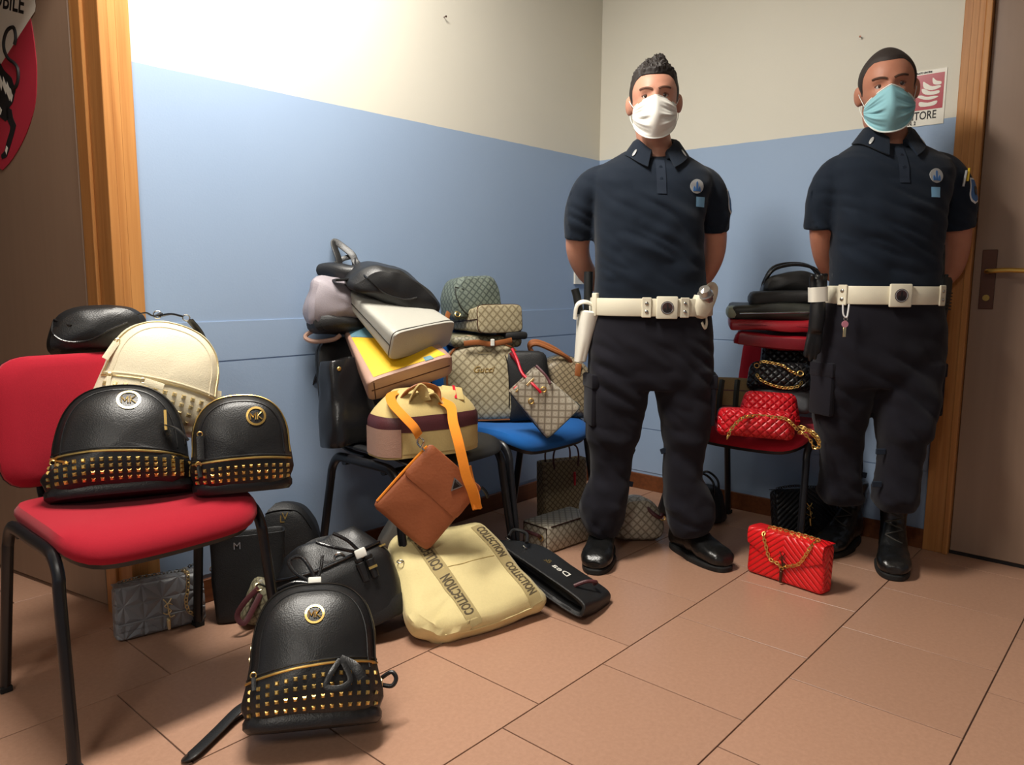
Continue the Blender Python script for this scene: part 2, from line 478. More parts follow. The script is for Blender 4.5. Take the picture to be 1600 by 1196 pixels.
ceiling = room_obj('ceiling', rbox(-6.4, .35, -2.2, 5.0, CEIL, CEIL + .1), 'ceiling_white')
DL0, DL1, DH = -3.16, -2.322, 2.12       # left doorway
DR0, DR1 = 1.648, 2.46                   # right doorway
room_obj('wall_left', join(rbox(DL1 + .022, .12, -.14, 0, 0, CEIL), rbox(DL0, DL1 + .022, -.14, 0, DH, CEIL), rbox(-6.4, DL0, -.14, 0, 0, CEIL)), 'wall')
room_obj('wall_right', join(rbox(0, .12, 0, DR0 - .02, 0, CEIL), rbox(0, .12, DR0 - .02, DR1, DH, CEIL), rbox(0, .12, DR1, 5.0, 0, CEIL)), 'wall')
room_obj('wall_back', rbox(-6.4, .12, 4.9, 5.0, 0, CEIL), 'wall')
room_obj('wall_side', rbox(-6.4, -6.3, -2.2, 5.0, 0, CEIL), 'wall')
room_obj('wall_corridor', join(rbox(-6.4, .35, -2.2, -2.1, 0, CEIL), rbox(-1.6, -1.5, -2.1, -.14, 0, CEIL)), 'ceiling_white')
# painted protection boards: a board strip with a joint above and below, and a low joint
def board(z0, z1, name):
    return room_obj(name, join(rbox(-2.24, -.002, 0, .0035, z0, z1), rbox(-.0035, 0, .0035, 1.555, z0, z1)), 'wall')
board(.762, .884, 'trim_1')
room_obj('trim_2', join(rbox(-2.24, -.002, 0, .0035, .09, .757), rbox(-.0035, 0, .0035, 1.555, .306, .757), rbox(-.0035, 0, .0035, 1.555, .09, .302)), 'wall')
room_obj('baseboard_left', rbox(-2.238, -.001, 0, .012, 0, .0765, .002), 'dark_base')
room_obj('baseboard_right', rbox(-.012, 0, .012, 1.562, 0, .0765, .002), 'dark_base')

# left doorway: the leaf stands open into the next room
d1 = thing('door_1', 'open taupe door with oak frame and shield emblem beside the red chair', 'door', m=ROOM.copy()); d1['kind'] = 'structure'
mk('architrave', join(rbox(-2.300, -2.240, 0, .016, 0, DH + .07, .003), rbox(-2.277, -2.274, .0155, .0172, 0, DH + .05)), 'oak_trim', d1, False)
mk('architrave', rbox(DL0, -2.300, 0, .016, DH, DH + .07, .003), 'oak_trim', d1, False)
mk('architrave', rbox(DL0 - .07, DL0, 0, .016, 0, DH + .07, .003), 'oak_trim', d1, False)
mk('jamb', join(rbox(-2.324, -2.300, -.15, .022, 0, DH, .003), rbox(-2.334, -2.3235, -.15, -.075, 0, DH, .002)), 'oak_trim', d1, False)
mk('jamb', rbox(DL0 - .02, DL0 + .004, -.15, .02, 0, DH, .003), 'oak_trim', d1, False)
mk('jamb', rbox(DL0, -2.324, -.15, .02, DH - .02, DH, .003), 'oak_trim', d1, False)
HL = S(-2.330, -.187); LD = (S(-2.449, -.806) - HL).normalized()
leafm = ROOM.inverted() @ frame(HL, LD, (0, 0, 1))      # x along the leaf, y across it
# the face the room sees lies in the plane y = 0
ly = (frame(HL, LD, (0, 0, 1)).inverted() @ Vector((0, 0, 1))).y
FACE = 0.0; SG = 1 if ly > 0 else -1
lf = mk('leaf', box(-.012, .80, min(0, -SG * .042), max(0, -SG * .042), .012, DH - .025, .002), 'door', d1, False); lf.matrix_local = leafm
def leafpt(px, py):
    m = frame(HL, LD, (0, 0, 1)); n = m.col[1].to_3d(); d = ray(px, py); o = m @ Vector((0, FACE, 0))
    c = Vector((0, 0, CAM_H)); q = c + d * ((o - c).dot(n) / d.dot(n)); l = m.inverted() @ q; return l.x, l.z
em = thing('shield_emblem', 'red and white shield sign with black striped animal on the open door', 'sign', m=frame(HL, LD, (0, 0, 1)))
def onleaf(pts, y0, th=.0012):
    n = len(pts); V = [(x, FACE + SG * y0, z) for x, z in pts] + [(x, FACE + SG * (y0 + th), z) for x, z in pts]
    F = [tuple(range(n)), tuple(range(n, 2 * n))[::-1]] + [(i, (i + 1) % n, n + (i + 1) % n, n + i) for i in range(n)]
    return V, F
ux, uz = leafpt(5, 266); rx, rz = leafpt(57, 95); tx, tz = leafpt(50, 0)
half = abs(ux - rx); sgn = 1 if rx > ux else -1
prof_sh = [(0, 0), (.22, .05), (.50, .145), (.74, .26), (.92, .40), (1.0, .58), (1.0, .72), (.96, .88), (.86, 1.08), (.72, 1.20), (.4, 1.28), (0, 1.30)]
HS = (rz - uz) / .65
shp = [(ux + sgn * half * a, uz + HS * b) for a, b in cat(prof_sh, 4)]
full = shp + [(2 * ux - x, z) for x, z in reversed(shp[1:-1])]
mk('red_field', onleaf(full, .0004, .002), 'sign_red', em, False)
# white upper field, cut by the diagonal
wf = [leafpt(*q) for q in ((56, 18), (57, 10), (52, -30), (45, -70), (30, -110), (2, -130), (-40, -130), (-60, 60), (-60, 190), (0, 105))]
mk('white_field', onleaf(wf, .0024, .0005), 'sign_white', em, False)
def lp(*pts): return [leafpt(*q) for q in pts]
blk = [lp((0, 95), (8, 110), (20, 122), (26, 142), (22, 160), (14, 172), (16, 185), (10, 190), (-10, 175), (-20, 100)),
       lp((12, 166), (20, 172), (22, 184), (27, 196), (24, 208), (20, 222), (15, 238), (12, 246), (5, 249), (3, 243), (9, 236), (12, 222), (17, 206), (18, 198), (12, 186))]
mk('striped_animal', join(*[onleaf(b, .003, .0004) for b in blk]), 'black_ink', em, False)
tailp = [leafpt(*q) for q in ((22, 140), (28, 134), (31, 122), (30, 108), (24, 99), (15, 92), (9, 78), (9, 62), (14, 48), (22, 43), (26, 50), (27, 62), (25, 70))]
tl_ = [(x, FACE + SG * .0032, z) for x, z in tailp]
mk('animal_tail', tube(tl_, .0055, 6, per=4), 'black_ink', em)
strs = [lp((2, 118), (6, 130), (4, 142), (0, 128)), lp((7, 120), (12, 134), (11, 148), (6, 134)), lp((13, 128), (18, 142), (17, 158), (11, 142)), lp((18, 138), (22, 150), (20, 160), (16, 150)),
        lp((0, 165), (5, 172), (3, 180), (-2, 172)), lp((12, 228), (14, 232), (12, 242), (10, 236))]
for b_ in strs: mk('animal_stripe', onleaf(b_, .0034, .0004), 'sign_white', em, False)
tx0 = leafpt(40, 12); tx1 = leafpt(2, 2)
T = text('MOBILE', .075, 0, align='RIGHT', bold=.0015, sx=.9)
V2 = []
dx = Vector((tx0[0] - tx1[0], 0, tx0[1] - tx1[1])); ang = math.atan2(dx.z, abs(dx.x))
for x, y, z in T[0]:
    a = x * math.cos(ang) - y * math.sin(ang); b = x * math.sin(ang) + y * math.cos(ang)
    V2.append((tx0[0] + sgn * a, FACE + SG * .0032, tx0[1] + b + .005))
mk('lettering', (V2, T[1]), 'black_ink', em, False)

# right door
d2 = thing('door_2', 'closed taupe door with oak frame and brass lever behind the officers', 'door', m=ROOM.copy()); d2['kind'] = 'structure'
mk('architrave', join(rbox(-.016, 0, 1.560, 1.628, 0, DH + .07, .003), rbox(-.0172, -.0155, 1.583, 1.586, 0, DH), rbox(-.0172, -.0155, 1.604, 1.607, 0, DH)), 'oak_trim', d2, False)
mk('architrave', rbox(-.016, 0, 1.628, DR1, DH, DH + .07, .003), 'oak_trim', d2, False)
mk('architrave', rbox(-.016, 0, DR1, DR1 + .068, 0, DH + .07, .003), 'oak_trim', d2, False)
mk('jamb', rbox(-.024, .10, 1.628, 1.648, 0, DH, .003), 'oak_trim', d2, False)
mk('jamb', rbox(-.024, .10, DR1 - .02, DR1, 0, DH, .003), 'oak_trim', d2, False)
lf2 = mk('leaf', rbox(.004, .044, 1.650, DR1 - .022, .014, DH - .004, .002), 'door', d2, False)
mk('threshold_shade', rbox(.006, .10, 1.648, DR1 - .02, .0005, .013), 'gap_shade', d2, False)  # near-black block: the shade under the door leaf, put in as colour
mk('handle_plate', rbox(-.003, .004, 1.676, 1.722, .925, 1.135, .0015), 'bronze', d2, False)
mk('lever', tube([(-.003, -1.699, 1.058), (-.045, -1.700, 1.058), (-.052, -1.715, 1.059), (-.052, -1.76, 1.062), (-.050, -1.815, 1.060)], .0085, 10, per=5), 'brass', d2)
mk('lock_cylinder', xf(lathe([(.0001, 0), (.011, 0), (.011, .006), (.0001, .006)]), Matrix.Translation((-.003, -1.699, .965)) @ Matrix.Rotation(R(-90), 4, 'Y')), 'brass', d2)

# wall fittings
def switch(s, t, z, w_, h_, name, label, on_right=False):
    o = thing(name, label, 'switch', m=ROOM.copy())
    if on_right: mk('plate', rbox(-.010, 0, t - w_ / 2, t + w_ / 2, z - h_ / 2, z + h_ / 2, .002), 'sign_white', o, False); mk('rocker', rbox(-.014, -.009, t - w_ / 5, t + w_ / 5, z - h_ / 4, z + h_ / 4, .001), 'switch_ivory', o, False)
    else: mk('plate', rbox(s - w_ / 2, s + w_ / 2, 0, .010, z - h_ / 2, z + h_ / 2, .002), 'sign_white', o, False); mk('rocker', rbox(s - w_ / 5, s + w_ / 5, .009, .014, z - h_ / 4, z + h_ / 4, .001), 'switch_ivory', o, False)
    return o
plain('switch_ivory', (196, 180, 140), .4)
switch(-.155, 0, 1.425, .075, .115, 'light_switch', 'ivory light switch on the blue wall behind the left officer shoulder')
switch(-.16, 0, 1.06, .075, .115, 'wall_socket', 'pale wall socket on the blue wall near the left officer elbow')

# fire extinguisher sign
def onright(pts, d0, th=.0006):
    n = len(pts); V = [(-d0, -t, z) for t, z in pts] + [(-d0 - th, -t, z) for t, z in pts]
    F = [tuple(range(n)), tuple(range(n, 2 * n))[::-1]] + [(i, (i + 1) % n, n + (i + 1) % n, n + i) for i in range(n)]
    return V, F
sg = thing('fire_extinguisher_sign', 'red and white fire extinguisher sign reading ESTINTORE beside the right door', 'sign', m=ROOM.copy())
T1, TZ1, TZ0 = 1.517, 1.787, 1.592; T0 = T1 - .205
mk('plate', onright([(T0, TZ0), (T1, TZ0), (T1, TZ1), (T0, TZ1)], .0003, .002), 'sign_white', sg, False)
r0, r1, z0, z1 = T0 + .006, T1 - .007, TZ0 + .056, TZ1 - .014
mk('red_panel', onright([(r0, z0), (r1, z0), (r1, z1), (r0, z1)], .0024), 'sign_red', sg, False)
def rel(pts): return [(r0 + (r1 - r0) * a, z0 + (z1 - z0) * b) for a, b in pts]
fl = [rel(cat(q, 3, True)) for q in ([(.62, .10), (.86, .10), (.9, .22), (.74, .19), (.60, .24)], [(.54, .40), (.66, .30), (.80, .27), (.92, .33), (.84, .36), (.72, .36), (.62, .42)],
      [(.62, .58), (.66, .46), (.78, .40), (.92, .42), (.92, .50), (.78, .50), (.66, .60)], [(.64, .80), (.66, .62), (.80, .53), (.94, .58), (.93, .64), (.80, .64), (.70, .74)], [(.80, .88), (.82, .70), (.94, .66), (.95, .74), (.87, .78)])]
mk('flame', join(*[onright(q, .0031) for q in fl]), 'sign_white', sg, False)
ex = [rel(q) for q in ([(.14, .08), (.36, .08), (.37, .62), (.32, .70), (.18, .70), (.13, .62)], [(.20, .72), (.30, .72), (.30, .78), (.42, .83), (.42, .88), (.30, .86), (.28, .92), (.22, .92)], [(.04, .30), (.09, .30), (.10, .74), (.18, .80), (.18, .85), (.06, .78)])]
mk('extinguisher_pictogram', join(*[onright(q, .0031) for q in ex]), 'sign_white', sg, False)
def ontext(body, size, tc, zc, mat, parent, sx=.75):
    T = text(body, size, 0, align='CENTER', sx=sx, bold=.0006)
    return mk('lettering', ([(-.0032, -(tc + x), zc + y) for x, y, z in T[0]], T[1]), mat, parent, False)
ontext('ESTINTORE', .041, (T0 + T1) / 2 + .002, TZ0 + .035, 'black_ink', sg, .72)
ontext('N. 2', .018, (T0 + T1) / 2 - .002, TZ0 + .011, 'black_ink', sg, .8)
ontext('ESTINTORE CARRELLATO UNI 7546', .0085, (T0 + T1) / 2, TZ1 - .0075, 'black_ink', sg, .8)
# nail stubs in the plaster
for s_, t_, z_, lab in ((-1.05, None, 2.02, 'small nail in the cream plaster high on the left wall'), (None, 1.21, 1.95, 'small nail in the cream plaster above the right officer')):
    m_ = ROOM @ (Matrix.Translation((s_, 0, z_)) @ Matrix.Rotation(R(90), 4, 'X') if s_ is not None else Matrix.Translation((0, -t_, z_)) @ Matrix.Rotation(R(-90), 4, 'Y'))
    o = mk('wall_nail', lathe([(.0015, 0), (.0015, .012), (.004, .012), (.004, .014), (.0001, .0145)], 8), 'bronze'); o.matrix_world = m_; tag(o, lab, 'nail')

# ceiling lamps (above the frame)
def glow():
    t = NT('lamp_diffuser'); t.base((.9, .9, .85)); t.b.inputs['Emission Color'].default_value = (1, .90, .74, 1); t.b.inputs['Emission Strength'].default_value = 4; MATS['diffuser'] = t.m
glow(); plain('lamp_body', (230, 230, 225), .4)
for L, lab in ((LAMP_A, 'long white fluorescent ceiling lamp above the red chair'), (LAMP_B, 'long white fluorescent ceiling lamp behind the camera')):
    o = thing('ceiling_lamp', lab, 'lamp', (L.x, L.y, CEIL), (0, 0, math.degrees(ROOMZ)), 'fluorescent ceiling lamps')
    mk('lamp_body', box(-.62, .62, -.16, .16, -.06, 0, .006), 'lamp_body', o, False)
    mk('diffuser', box(-.6, .6, -.145, .145, -.10, -.06, .01), 'diffuser', o, False)
# ------------------------------------------------------------------ chairs
cloth('red_fabric', (156, 20, 38), 900, .35); cloth('blue_fabric', (22, 88, 158), 900, .3)
plain('black_tube', (20, 20, 23), .33); plain('black_plastic', (24, 25, 27), .45); plain('rubber', (14, 14, 14), .8)
def bend_back(VF, k):
    return [(x, y - k * x * x * 1.0 + 0, z) for x, y, z in VF[0]], VF[1]
def make_chair(name, label, m, mat, plastic=False):
    c = thing(name, label, 'chair', m=m, group='visitor chairs against the walls')
    # seat: a rounded pad, front edge rolled down
    out = rounded([(-.230, -.225, .10), (.230, -.225, .10), (.22, .205, .08), (-.22, .205, .08)], 64)
    pad = [(.02, .478), (.4, .478), (.7, .481), (.88, .480), (.96, .474), (.995, .462), (1.0, .45), (.985, .440), (.95, .436), (.5, .436), (.02, .436)]
    if plastic: pad = [(s, .478 - (.478 - z) * .35 - (.012 if s < .8 else 0)) for s, z in pad]
    rings = [[(x * s, y * s, z - (.030 * max(0, (-y * s - .10) / .12) ** 2) + .010 * (abs(x * s) / .22) ** 2) for x, y in out] for s, z in pad]
    V, F = loft(rings); mk('seat', (V, [f[::-1] for f in F]), mat, c)
    sh = [(.02, .436), (.8, .436), (.985, .446), (.99, .450), (.97, .438), (.93, .420), (.6, .412), (.02, .412)]
    rings = [[(x * s, y * s, z - (.030 * max(0, (-y * s - .10) / .12) ** 2) + .010 * (abs(x * s) / .22) ** 2) for x, y in out] for s, z in sh]
    V, F = loft(rings)
    if not plastic: mk('seat_shell', (V, [f[::-1] for f in F]), 'black_plastic', c)
    # backrest
    ob = rounded([(-.225, .0, .075), (.225, .0, .075), (.215, .325, .085), (-.215, .325, .085)], 64)
    B = puff(ob, [(.02, -.024), (.5, -.022), (.8, -.019), (.93, -.013), (.99, -.003), (1, .006), (.99, .012), (.5, .012), (.02, .012)])
    tilt = Matrix.Translation((0, .225, .500)) @ Matrix.Rotation(R(-9), 4, 'X')
    mk('backrest', xf(bend_back(B, .35), tilt), mat, c)
    B = puff(ob, [(.02, .011), (.9, .011), (1.005, .008), (1.005, .016), (.9, .026), (.02, .027)])
    mk('back_shell', xf(bend_back(B, .35), tilt), 'black_plastic', c)
    for sx in (-1, 1):
        x1, x0 = sx * .246, sx * .230
        top = .442
        fr = [(x0, -.005, top), (x0, -.115, top), (x0, -.150, top - .012), (sx * .231, -.172, top - .045), (sx * .234, -.180, top - .10), (x1, -.235, .0)]
        re = [(x0, -.005, top), (x0, .105, top), (x0, .140, top - .012), (sx * .231, .162, top - .045), (sx * .234, .172, top - .10), (x1, .235, .0)]
        for path in (fr, re):
            lg = mk('leg', tube(path, .0125, 12, per=5, up=(1, 0, 0), ry=.0155), 'black_tube', c)
            e = path[-1]
            mk('foot_cap', box(e[0] - .0135, e[0] + .0135, e[1] - .018, e[1] + .018, 0, .016, .003), 'rubber', lg, False)
        mk('back_support', tube([(sx * .12, .10, .425), (sx * .12, .215, .43), (sx * .12, .262, .455), (sx * .12, .285, .52), (sx * .12, .298, .62)], .006, 10, per=5, up=(0, -1, 0), ry=.013), 'black_tube', c)
    for y in (-.10, .10):
        mk('crossbar', tube([(-.23, y, .424), (.23, y, .424)], .008, 8, up=(0, 0, 1), ry=.012), 'black_tube', c)
    return c
def chair_m(s, t, face_left_wall=True):
    p = S(s, t)
    if face_left_wall: return frame(p, D1, (0, 0, 1))          # back to the left wall, facing D2
    return frame(p, D2, (0, 0, 1))                              # back to the right wall, facing -D1
chairA = make_chair('visitor_chair', 'red fabric chair with black legs in front of the open door', chair_m(-2.44, .376), 'red_fabric')
chairB = make_chair('visitor_chair', 'black plastic chair buried under bags, brown crossbody hanging from it', chair_m(-1.50, .335), 'black_plastic', True)
chairC = make_chair('visitor_chair', 'blue fabric chair carrying the patterned canvas bags', chair_m(-.995, .335), 'blue_fabric')
chairD = make_chair('visitor_chair', 'red fabric chair between the two officers with red and black bags', chair_m(-.33, 1.045, False), 'red_fabric')
# ------------------------------------------------------------------ bag materials
leather('blk', (21, 21, 22), .40); leather('blk_soft', (17, 17, 18), .55, bump=.2); leather('blk_shiny', (20, 20, 22), .24, bump=.12)
leather('cream_leather', (226, 214, 184), .5, var=.05); leather('grey_leather', (172, 170, 160), .5, var=.05); leather('lilac_leather', (150, 142, 148), .55, var=.06)
leather('silver_leather', (118, 120, 124), .36, var=.08); leather('nude_leather', (172, 136, 118), .55, var=.06); leather('yellow_leather', (232, 184, 26), .5, var=.05)
leather('teal_leather', (92, 136, 152), .5, var=.06); leather('tan_leather', (150, 82, 46), .5, var=.16, grain=120); leather('brown_trim', (150, 88, 44), .45); leather('burgundy', (78, 34, 38), .5, var=.1)
leather('red_leather', (206, 22, 32), .34, var=.05); leather('dark_red', (150, 14, 30), .4, var=.08); leather('wine', (120, 12, 28), .4, var=.1); leather('sage', (150, 156, 132), .5, var=.06); leather('olive_dark', (44, 46, 40), .45)
cloth('cream_canvas', (220, 203, 148), 500, .35, var=.06); cloth('tartan', (134, 112, 78), 500, .3, var=.1); cloth('sand_canvas', (196, 174, 116), 500, .3, var=.08); cloth('orange_web', (226, 134, 40), 500, .3, var=.08); cloth('strap_print', (172, 154, 108), 500, .3, var=.05)
plain('gold', (238, 200, 120), .34, 1.0); plain('pale_gold', (240, 220, 170), .36, 1.0); plain('silver', (200, 198, 190), .22, 1.0); plain('gunmetal', (70, 66, 62), .3, 1.0); plain('lining', (12, 12, 13), .9); plain('dark_print', (84, 72, 50), .8); plain('white_paper', (232, 230, 220), .7); plain('wax_red', (200, 20, 46), .35)
monogram('mono_beige', (172, 160, 128), (128, 115, 88), (198, 188, 158), .034); monogram('mono_grey', (172, 164, 146), (122, 112, 96), (200, 193, 176), .034); monogram('mono_green', (98, 108, 98), (62, 70, 66), (124, 134, 122), .028); monogram('mono_brown', (140, 124, 96), (86, 72, 52), (160, 146, 116), .026); monogram('mono_olive', (128, 122, 98), (84, 78, 60), (150, 146, 120), .028)
def quilt(name, c, mode='diamond', pitch=.03, rough=.36, depth=.0045):
    if name in MATS: return
    t = NT(name); a = lin(c); t.base(t.mix(t.noise(9, 3), tuple(v * .85 for v in a), tuple(min(1, v * 1.12 + .002) for v in a))); t.set(rough)
    tc = t.n('ShaderNodeTexCoord'); sep = t.n('ShaderNodeSeparateXYZ'); t.l(tc.outputs['UV'], sep.inputs[0]); u, v = sep.outputs[0], sep.outputs[1]
    def cell(e):
        f = t.math('ABSOLUTE', t.math('SUBTRACT', t.math('FRACT', t.math('MULTIPLY', e, 1 / pitch)), .5)); return t.math('POWER', t.math('MULTIPLY', f, 2.0), 3.0)
    if mode == 'diamond': h = t.math('MAXIMUM', cell(t.math('ADD', u, v)), cell(t.math('SUBTRACT', u, v)))
    elif mode == 'chevron': h = cell(t.math('ADD', v, t.math('MULTIPLY', t.math('ABSOLUTE', u), .9)))
    else:
        sq = t.math('MAXIMUM', cell(u), cell(v)); pitch *= 2; dg = t.math('MAXIMUM', cell(t.math('ADD', u, v)), cell(t.math('SUBTRACT', u, v))); h = t.math('MAXIMUM', sq, dg)
    t.bump(t.math('SUBTRACT', 1.0, h), 1.0, depth); MATS[name] = t.m
quilt('quilt_red', (196, 18, 30)); quilt('quilt_black', (22, 22, 24)); quilt('chevron_red', (222, 26, 30), 'chevron', .022, .34, .0035); quilt('chevron_black', (20, 20, 22), 'chevron', .022, .4, .005); quilt('quilt_grey', (138, 140, 144), 'square', .05, .36, .006)

def bodypart(parent, VF, mat, name='body', auto=50, uv=True):
    o = mk(name, VF, mat, parent, auto=auto, uv=uv); return Surf(VF)
def studs(sf, pts, size, h=.45):
    V, F = [], []
    for x, z in pts:
        p, n = sf.front(x, z); a = n.cross(Vector((0, 0, 1)))
        if a.length < 1e-3: continue
        a.normalize(); b = a.cross(n).normalized(); k = len(V); s = size / 2
        V += [tuple(p + a * s * i + b * s * j) for i, j in ((-1, -1), (1, -1), (1, 1), (-1, 1))] + [tuple(p + a * s * .55 * i + b * s * .55 * j + n * size * h) for i, j in ((-1, -1), (1, -1), (1, 1), (-1, 1))]
        F += [(k + 4, k + 5, k + 6, k + 7)] + [(k + i, k + (i + 1) % 4, k + 4 + (i + 1) % 4, k + 4 + i) for i in range(4)]
    return V, F
def ring_logo(sf, x, z, r, mat, parent, letters='MK', rotd=0):
    o = mk('logo_ring', decal(sf, annulus(r * .78, r, .0016), x, z, rotd, .0006), mat, parent, auto=40)
    k = r * .50; S_ = [[(-1.15, -.75), (-1.15, .75), (-.62, -.35), (-.1, .75), (-.1, -.75)], [(.28, .75), (.28, -.75)], [(1.1, .75), (.34, .02), (1.15, -.75)]]
    T = join(*[tube([(a * k, b * k, .0012) for q0, q1 in zip(q, q[1:]) for a, b in (q0, ((q0[0] + q1[0]) / 2, (q0[1] + q1[1]) / 2))] + [(q[-1][0] * k, q[-1][1] * k, .0012)], r * .062, 6) for q in S_])
    mk('logo_letters', decal(sf, T, x, z, rotd, .0006), mat, o)
def zip_pull(parent, p, d, L=.05, w_=.012, mat='blk', metal='gold'):
    """leather pull hanging from p along d"""
    p = Vector(p); d = Vector(d).normalized(); q = mk('zip_pull', ribbon([p + d * .008, p + d * (L * .5), p + d * L], w_, .003, up=(0, -1, 0)), mat, parent)
    mk('pull_ring', xf(torus(.006, .0015, 12, 6), Matrix.Translation(p + d * .004) @ Matrix.Rotation(R(90), 4, 'X')), metal, q)
def local(m, pts): 
    i = m.inverted(); return [i @ Vector(p) for p in pts]
def place(loc, rotdeg): return Matrix.Translation(loc) @ Euler([R(a) for a in rotdeg], 'XYZ').to_matrix().to_4x4()

def backpack(label, loc, rotd, w_, h, d, mat='blk', metal='gold', logo=None, logo_mat='gold', rows=4, cols=14, band=(.06, .30), stud=.0095, taper=.9, shoulder=.45, group=None, slant=0.0, side_zip=False, bulge=.035, seed=1, dome=2.3):
    m = place(loc, rotd); b = thing('backpack', label, 'backpack', m=m, group=group)
    o = arch(w_, h, shoulder, dome, .05, taper)
    VF = crumple(puff(o, prof(d, bulge, .01, .03, .90), (0, h * .42)), .004, 9, seed)
    sf = bodypart(b, VF, mat)
    bp_ = loft([sring(0, -bulge * .25, z, w_ / 2 * s, d / 2 * s * 1.06, 3.2, 40) for s, z in ((.55, -.004), (.9, -.003), (.965, .006), (.97, .018), (.93, .03))])
    mk('base_panel', bp_, mat, b)
    zb = h * band[1]
    pts = [(x * w_ * .5 * .93, zb + slant * x + (1 - x * x) * h * .035) for x in np.linspace(-1, 1, 9)]
    zp = mk('zipper', tube(sf.line(pts, .001), .0028, 6), metal, b)
    mk('pocket_seam', tube(sf.line([(x, z + h * .028) for x, z in pts], .0), .0022, 6), mat, zp)
    P_ = []
    for r_ in range(rows):
        fz = (r_ + .5) / rows
        for c in range(cols):
            x = -1 + 2 * (c + .5) / cols
            top = zb + slant * x + (1 - x * x) * h * .035 - .012
            bot = h * band[0] + .008
            P_.append((x * w_ * .5 * .93, bot + (top - bot) * fz))
    mk('studs', studs(sf, P_, stud), metal, b, False, kind='stuff')
    # panel seam following the dome
    seam = [(x * .84, h * .42 + (z - h * .42) * .86) for x, z in o if z > h * .33]
    seam = sorted(seam, key=lambda q: math.atan2(q[1] - h * .3, q[0]))
    mk('front_seam', tube(sf.line(seam, .0, 1), .002, 6), mat, b)
    edge = sorted([(x * .965, h * .42 + (z - h * .42) * .965) for x, z in o if z > h * .36], key=lambda q: math.atan2(q[1] - h * .3, q[0]))
    mk('main_zipper', tube(sf.line(edge, .001, 1), .002, 6), metal if side_zip else 'gunmetal', b)
    if logo: ring_logo(sf, logo[0], logo[1], logo[2], logo_mat, b)
    if False: hd = mk('top_handle', ribbon([(-.03, d * .3, h - .02), (-.028, d * .32, h + .012), (0, d * .33, h + .028), (.028, d * .32, h + .012), (.03, d * .3, h - .02)], .016, .004, up=(0, 1, 0)), mat, b)
    for sx in (-1, 1):
        mk('shoulder_strap', ribbon([(sx * .04, d / 2 + .006, h * .86), (sx * .08, d / 2 + .022, h * .6), (sx * w_ * .36, d / 2 + .018, h * .25), (sx * w_ * .44, d / 2, .03)], .028, .005, up=(0, 1, 0)), mat, b)
    p, n = sf.front(-w_ * .40, zb + h * .02)
    zip_pull(b, p + n * .006, (.1, -.1, -1), .035, .010, mat, metal)
    return b, m, sf

G_MK = 'studded backpacks'
# ---- on the red chair by the door
seatA = .479
a3, m3, sf3 = backpack('large black studded backpack with pale round logo on the red chair by the door', PZ(178, 789, seatA) + Vector((0.0, .05, .004)), (-24, 0, 24), .345, .274, .14,
                 logo=(.022, .219, .0265), logo_mat='pale_gold', rows=4, cols=17, group=G_MK, shoulder=.26, taper=.86, slant=-.012, bulge=.05, dome=2.5)
mk('zip_flap', ribbon([(.10, -.10, .15), (.125, -.115, .135), (.15, -.11, .105)], .022, .004), 'blk', a3)
mk('zip_metal', box(.098, .104, -.112, -.108, .135, .185), 'gold', a3, False)
a4, m4, sf4 = backpack('smaller black studded backpack with gold round logo on the edge of the red chair', PZ(364, 776, seatA) + Vector((.01, .045, .004)), (-12, 0, 22), .246, .242, .125,
                 logo=(.035, .182, .0235), rows=3, cols=13, group=G_MK, side_zip=True, shoulder=.45, taper=.95, seed=3, stud=.009, dome=2.5)
zip_pull(a4, sf4.front(-.095, .15)[0] + Vector((0, -.012, 0)), (0, -.1, -1), .065, .016)
a2, m2, sf2 = backpack('cream studded backpack leaning behind the black ones on the red chair', P(232, 668, 1.99), (-14, 17, 26), .30, .285, .12, mat='cream_leather', metal='pale_gold',
                 rows=4, cols=12, group=G_MK, band=(.02, .36), stud=.0105, shoulder=.5, taper=.92, seed=5, side_zip=True)
zip_pull(a2, sf2.front(-.125, .20)[0] + Vector((0, -.012, 0)), (-.3, -.1, -1), .06, .016, 'cream_leather', 'pale_gold')
zip_pull(a2, sf2.front(-.05, .105)[0] + Vector((0, -.014, 0)), (.9, -.1, -.1), .055, .018, 'cream_leather', 'pale_gold')
tas = []
for k in range(14):
    a_ = k / 14 * 6.28; tas.append(tube([(.150 + .004 * math.cos(a_), -.01 + .004 * math.sin(a_), .135), (.150 + .010 * math.cos(a_), -.012 + .01 * math.sin(a_), .10), (.150 + .019 * math.cos(a_), -.012 + .016 * math.sin(a_), .06)], .0022, 4))
mk('tassel', join(*tas), 'cream_leather', a2, kind='stuff')
# black shoulder bag on the top of the backrest
m = place(P(158, 552, 2.06), (-6, -6, 28))
b = thing('shoulder_bag', 'black shoulder bag lying over the top of the red chair backrest', 'bag', m=m)
VF = crumple(puff(rounded([(-.135, 0.01, .045), (.10, -.005, .04), (.135, .09, .05), (.05, .13, .05), (-.09, .125, .06)], 64), prof(.11, .028, .01, .03, .88), (-.01, .065)), .006, 9, 4)
sf = bodypart(b, VF, 'blk')
mk('panel_piping', tube(sf.line([(-.085, .115), (-.10, .07), (-.075, .04), (-.02, .035), (.03, .055), (.075, .07)], .001), .003, 6), 'blk_shiny', b)
mk('shoulder_strap', ribbon(local(m, [P(215, 492, 2.02), P(228, 489, 2.03), P(240, 494, 2.04), P(252, 490, 2.06)]), .014, .004), 'blk', b)
mk('strap_end', ribbon(local(m, [P(250, 494, 2.06), P(268, 491, 2.06), P(286, 495, 2.07)]), .024, .006), 'blk_shiny', b)
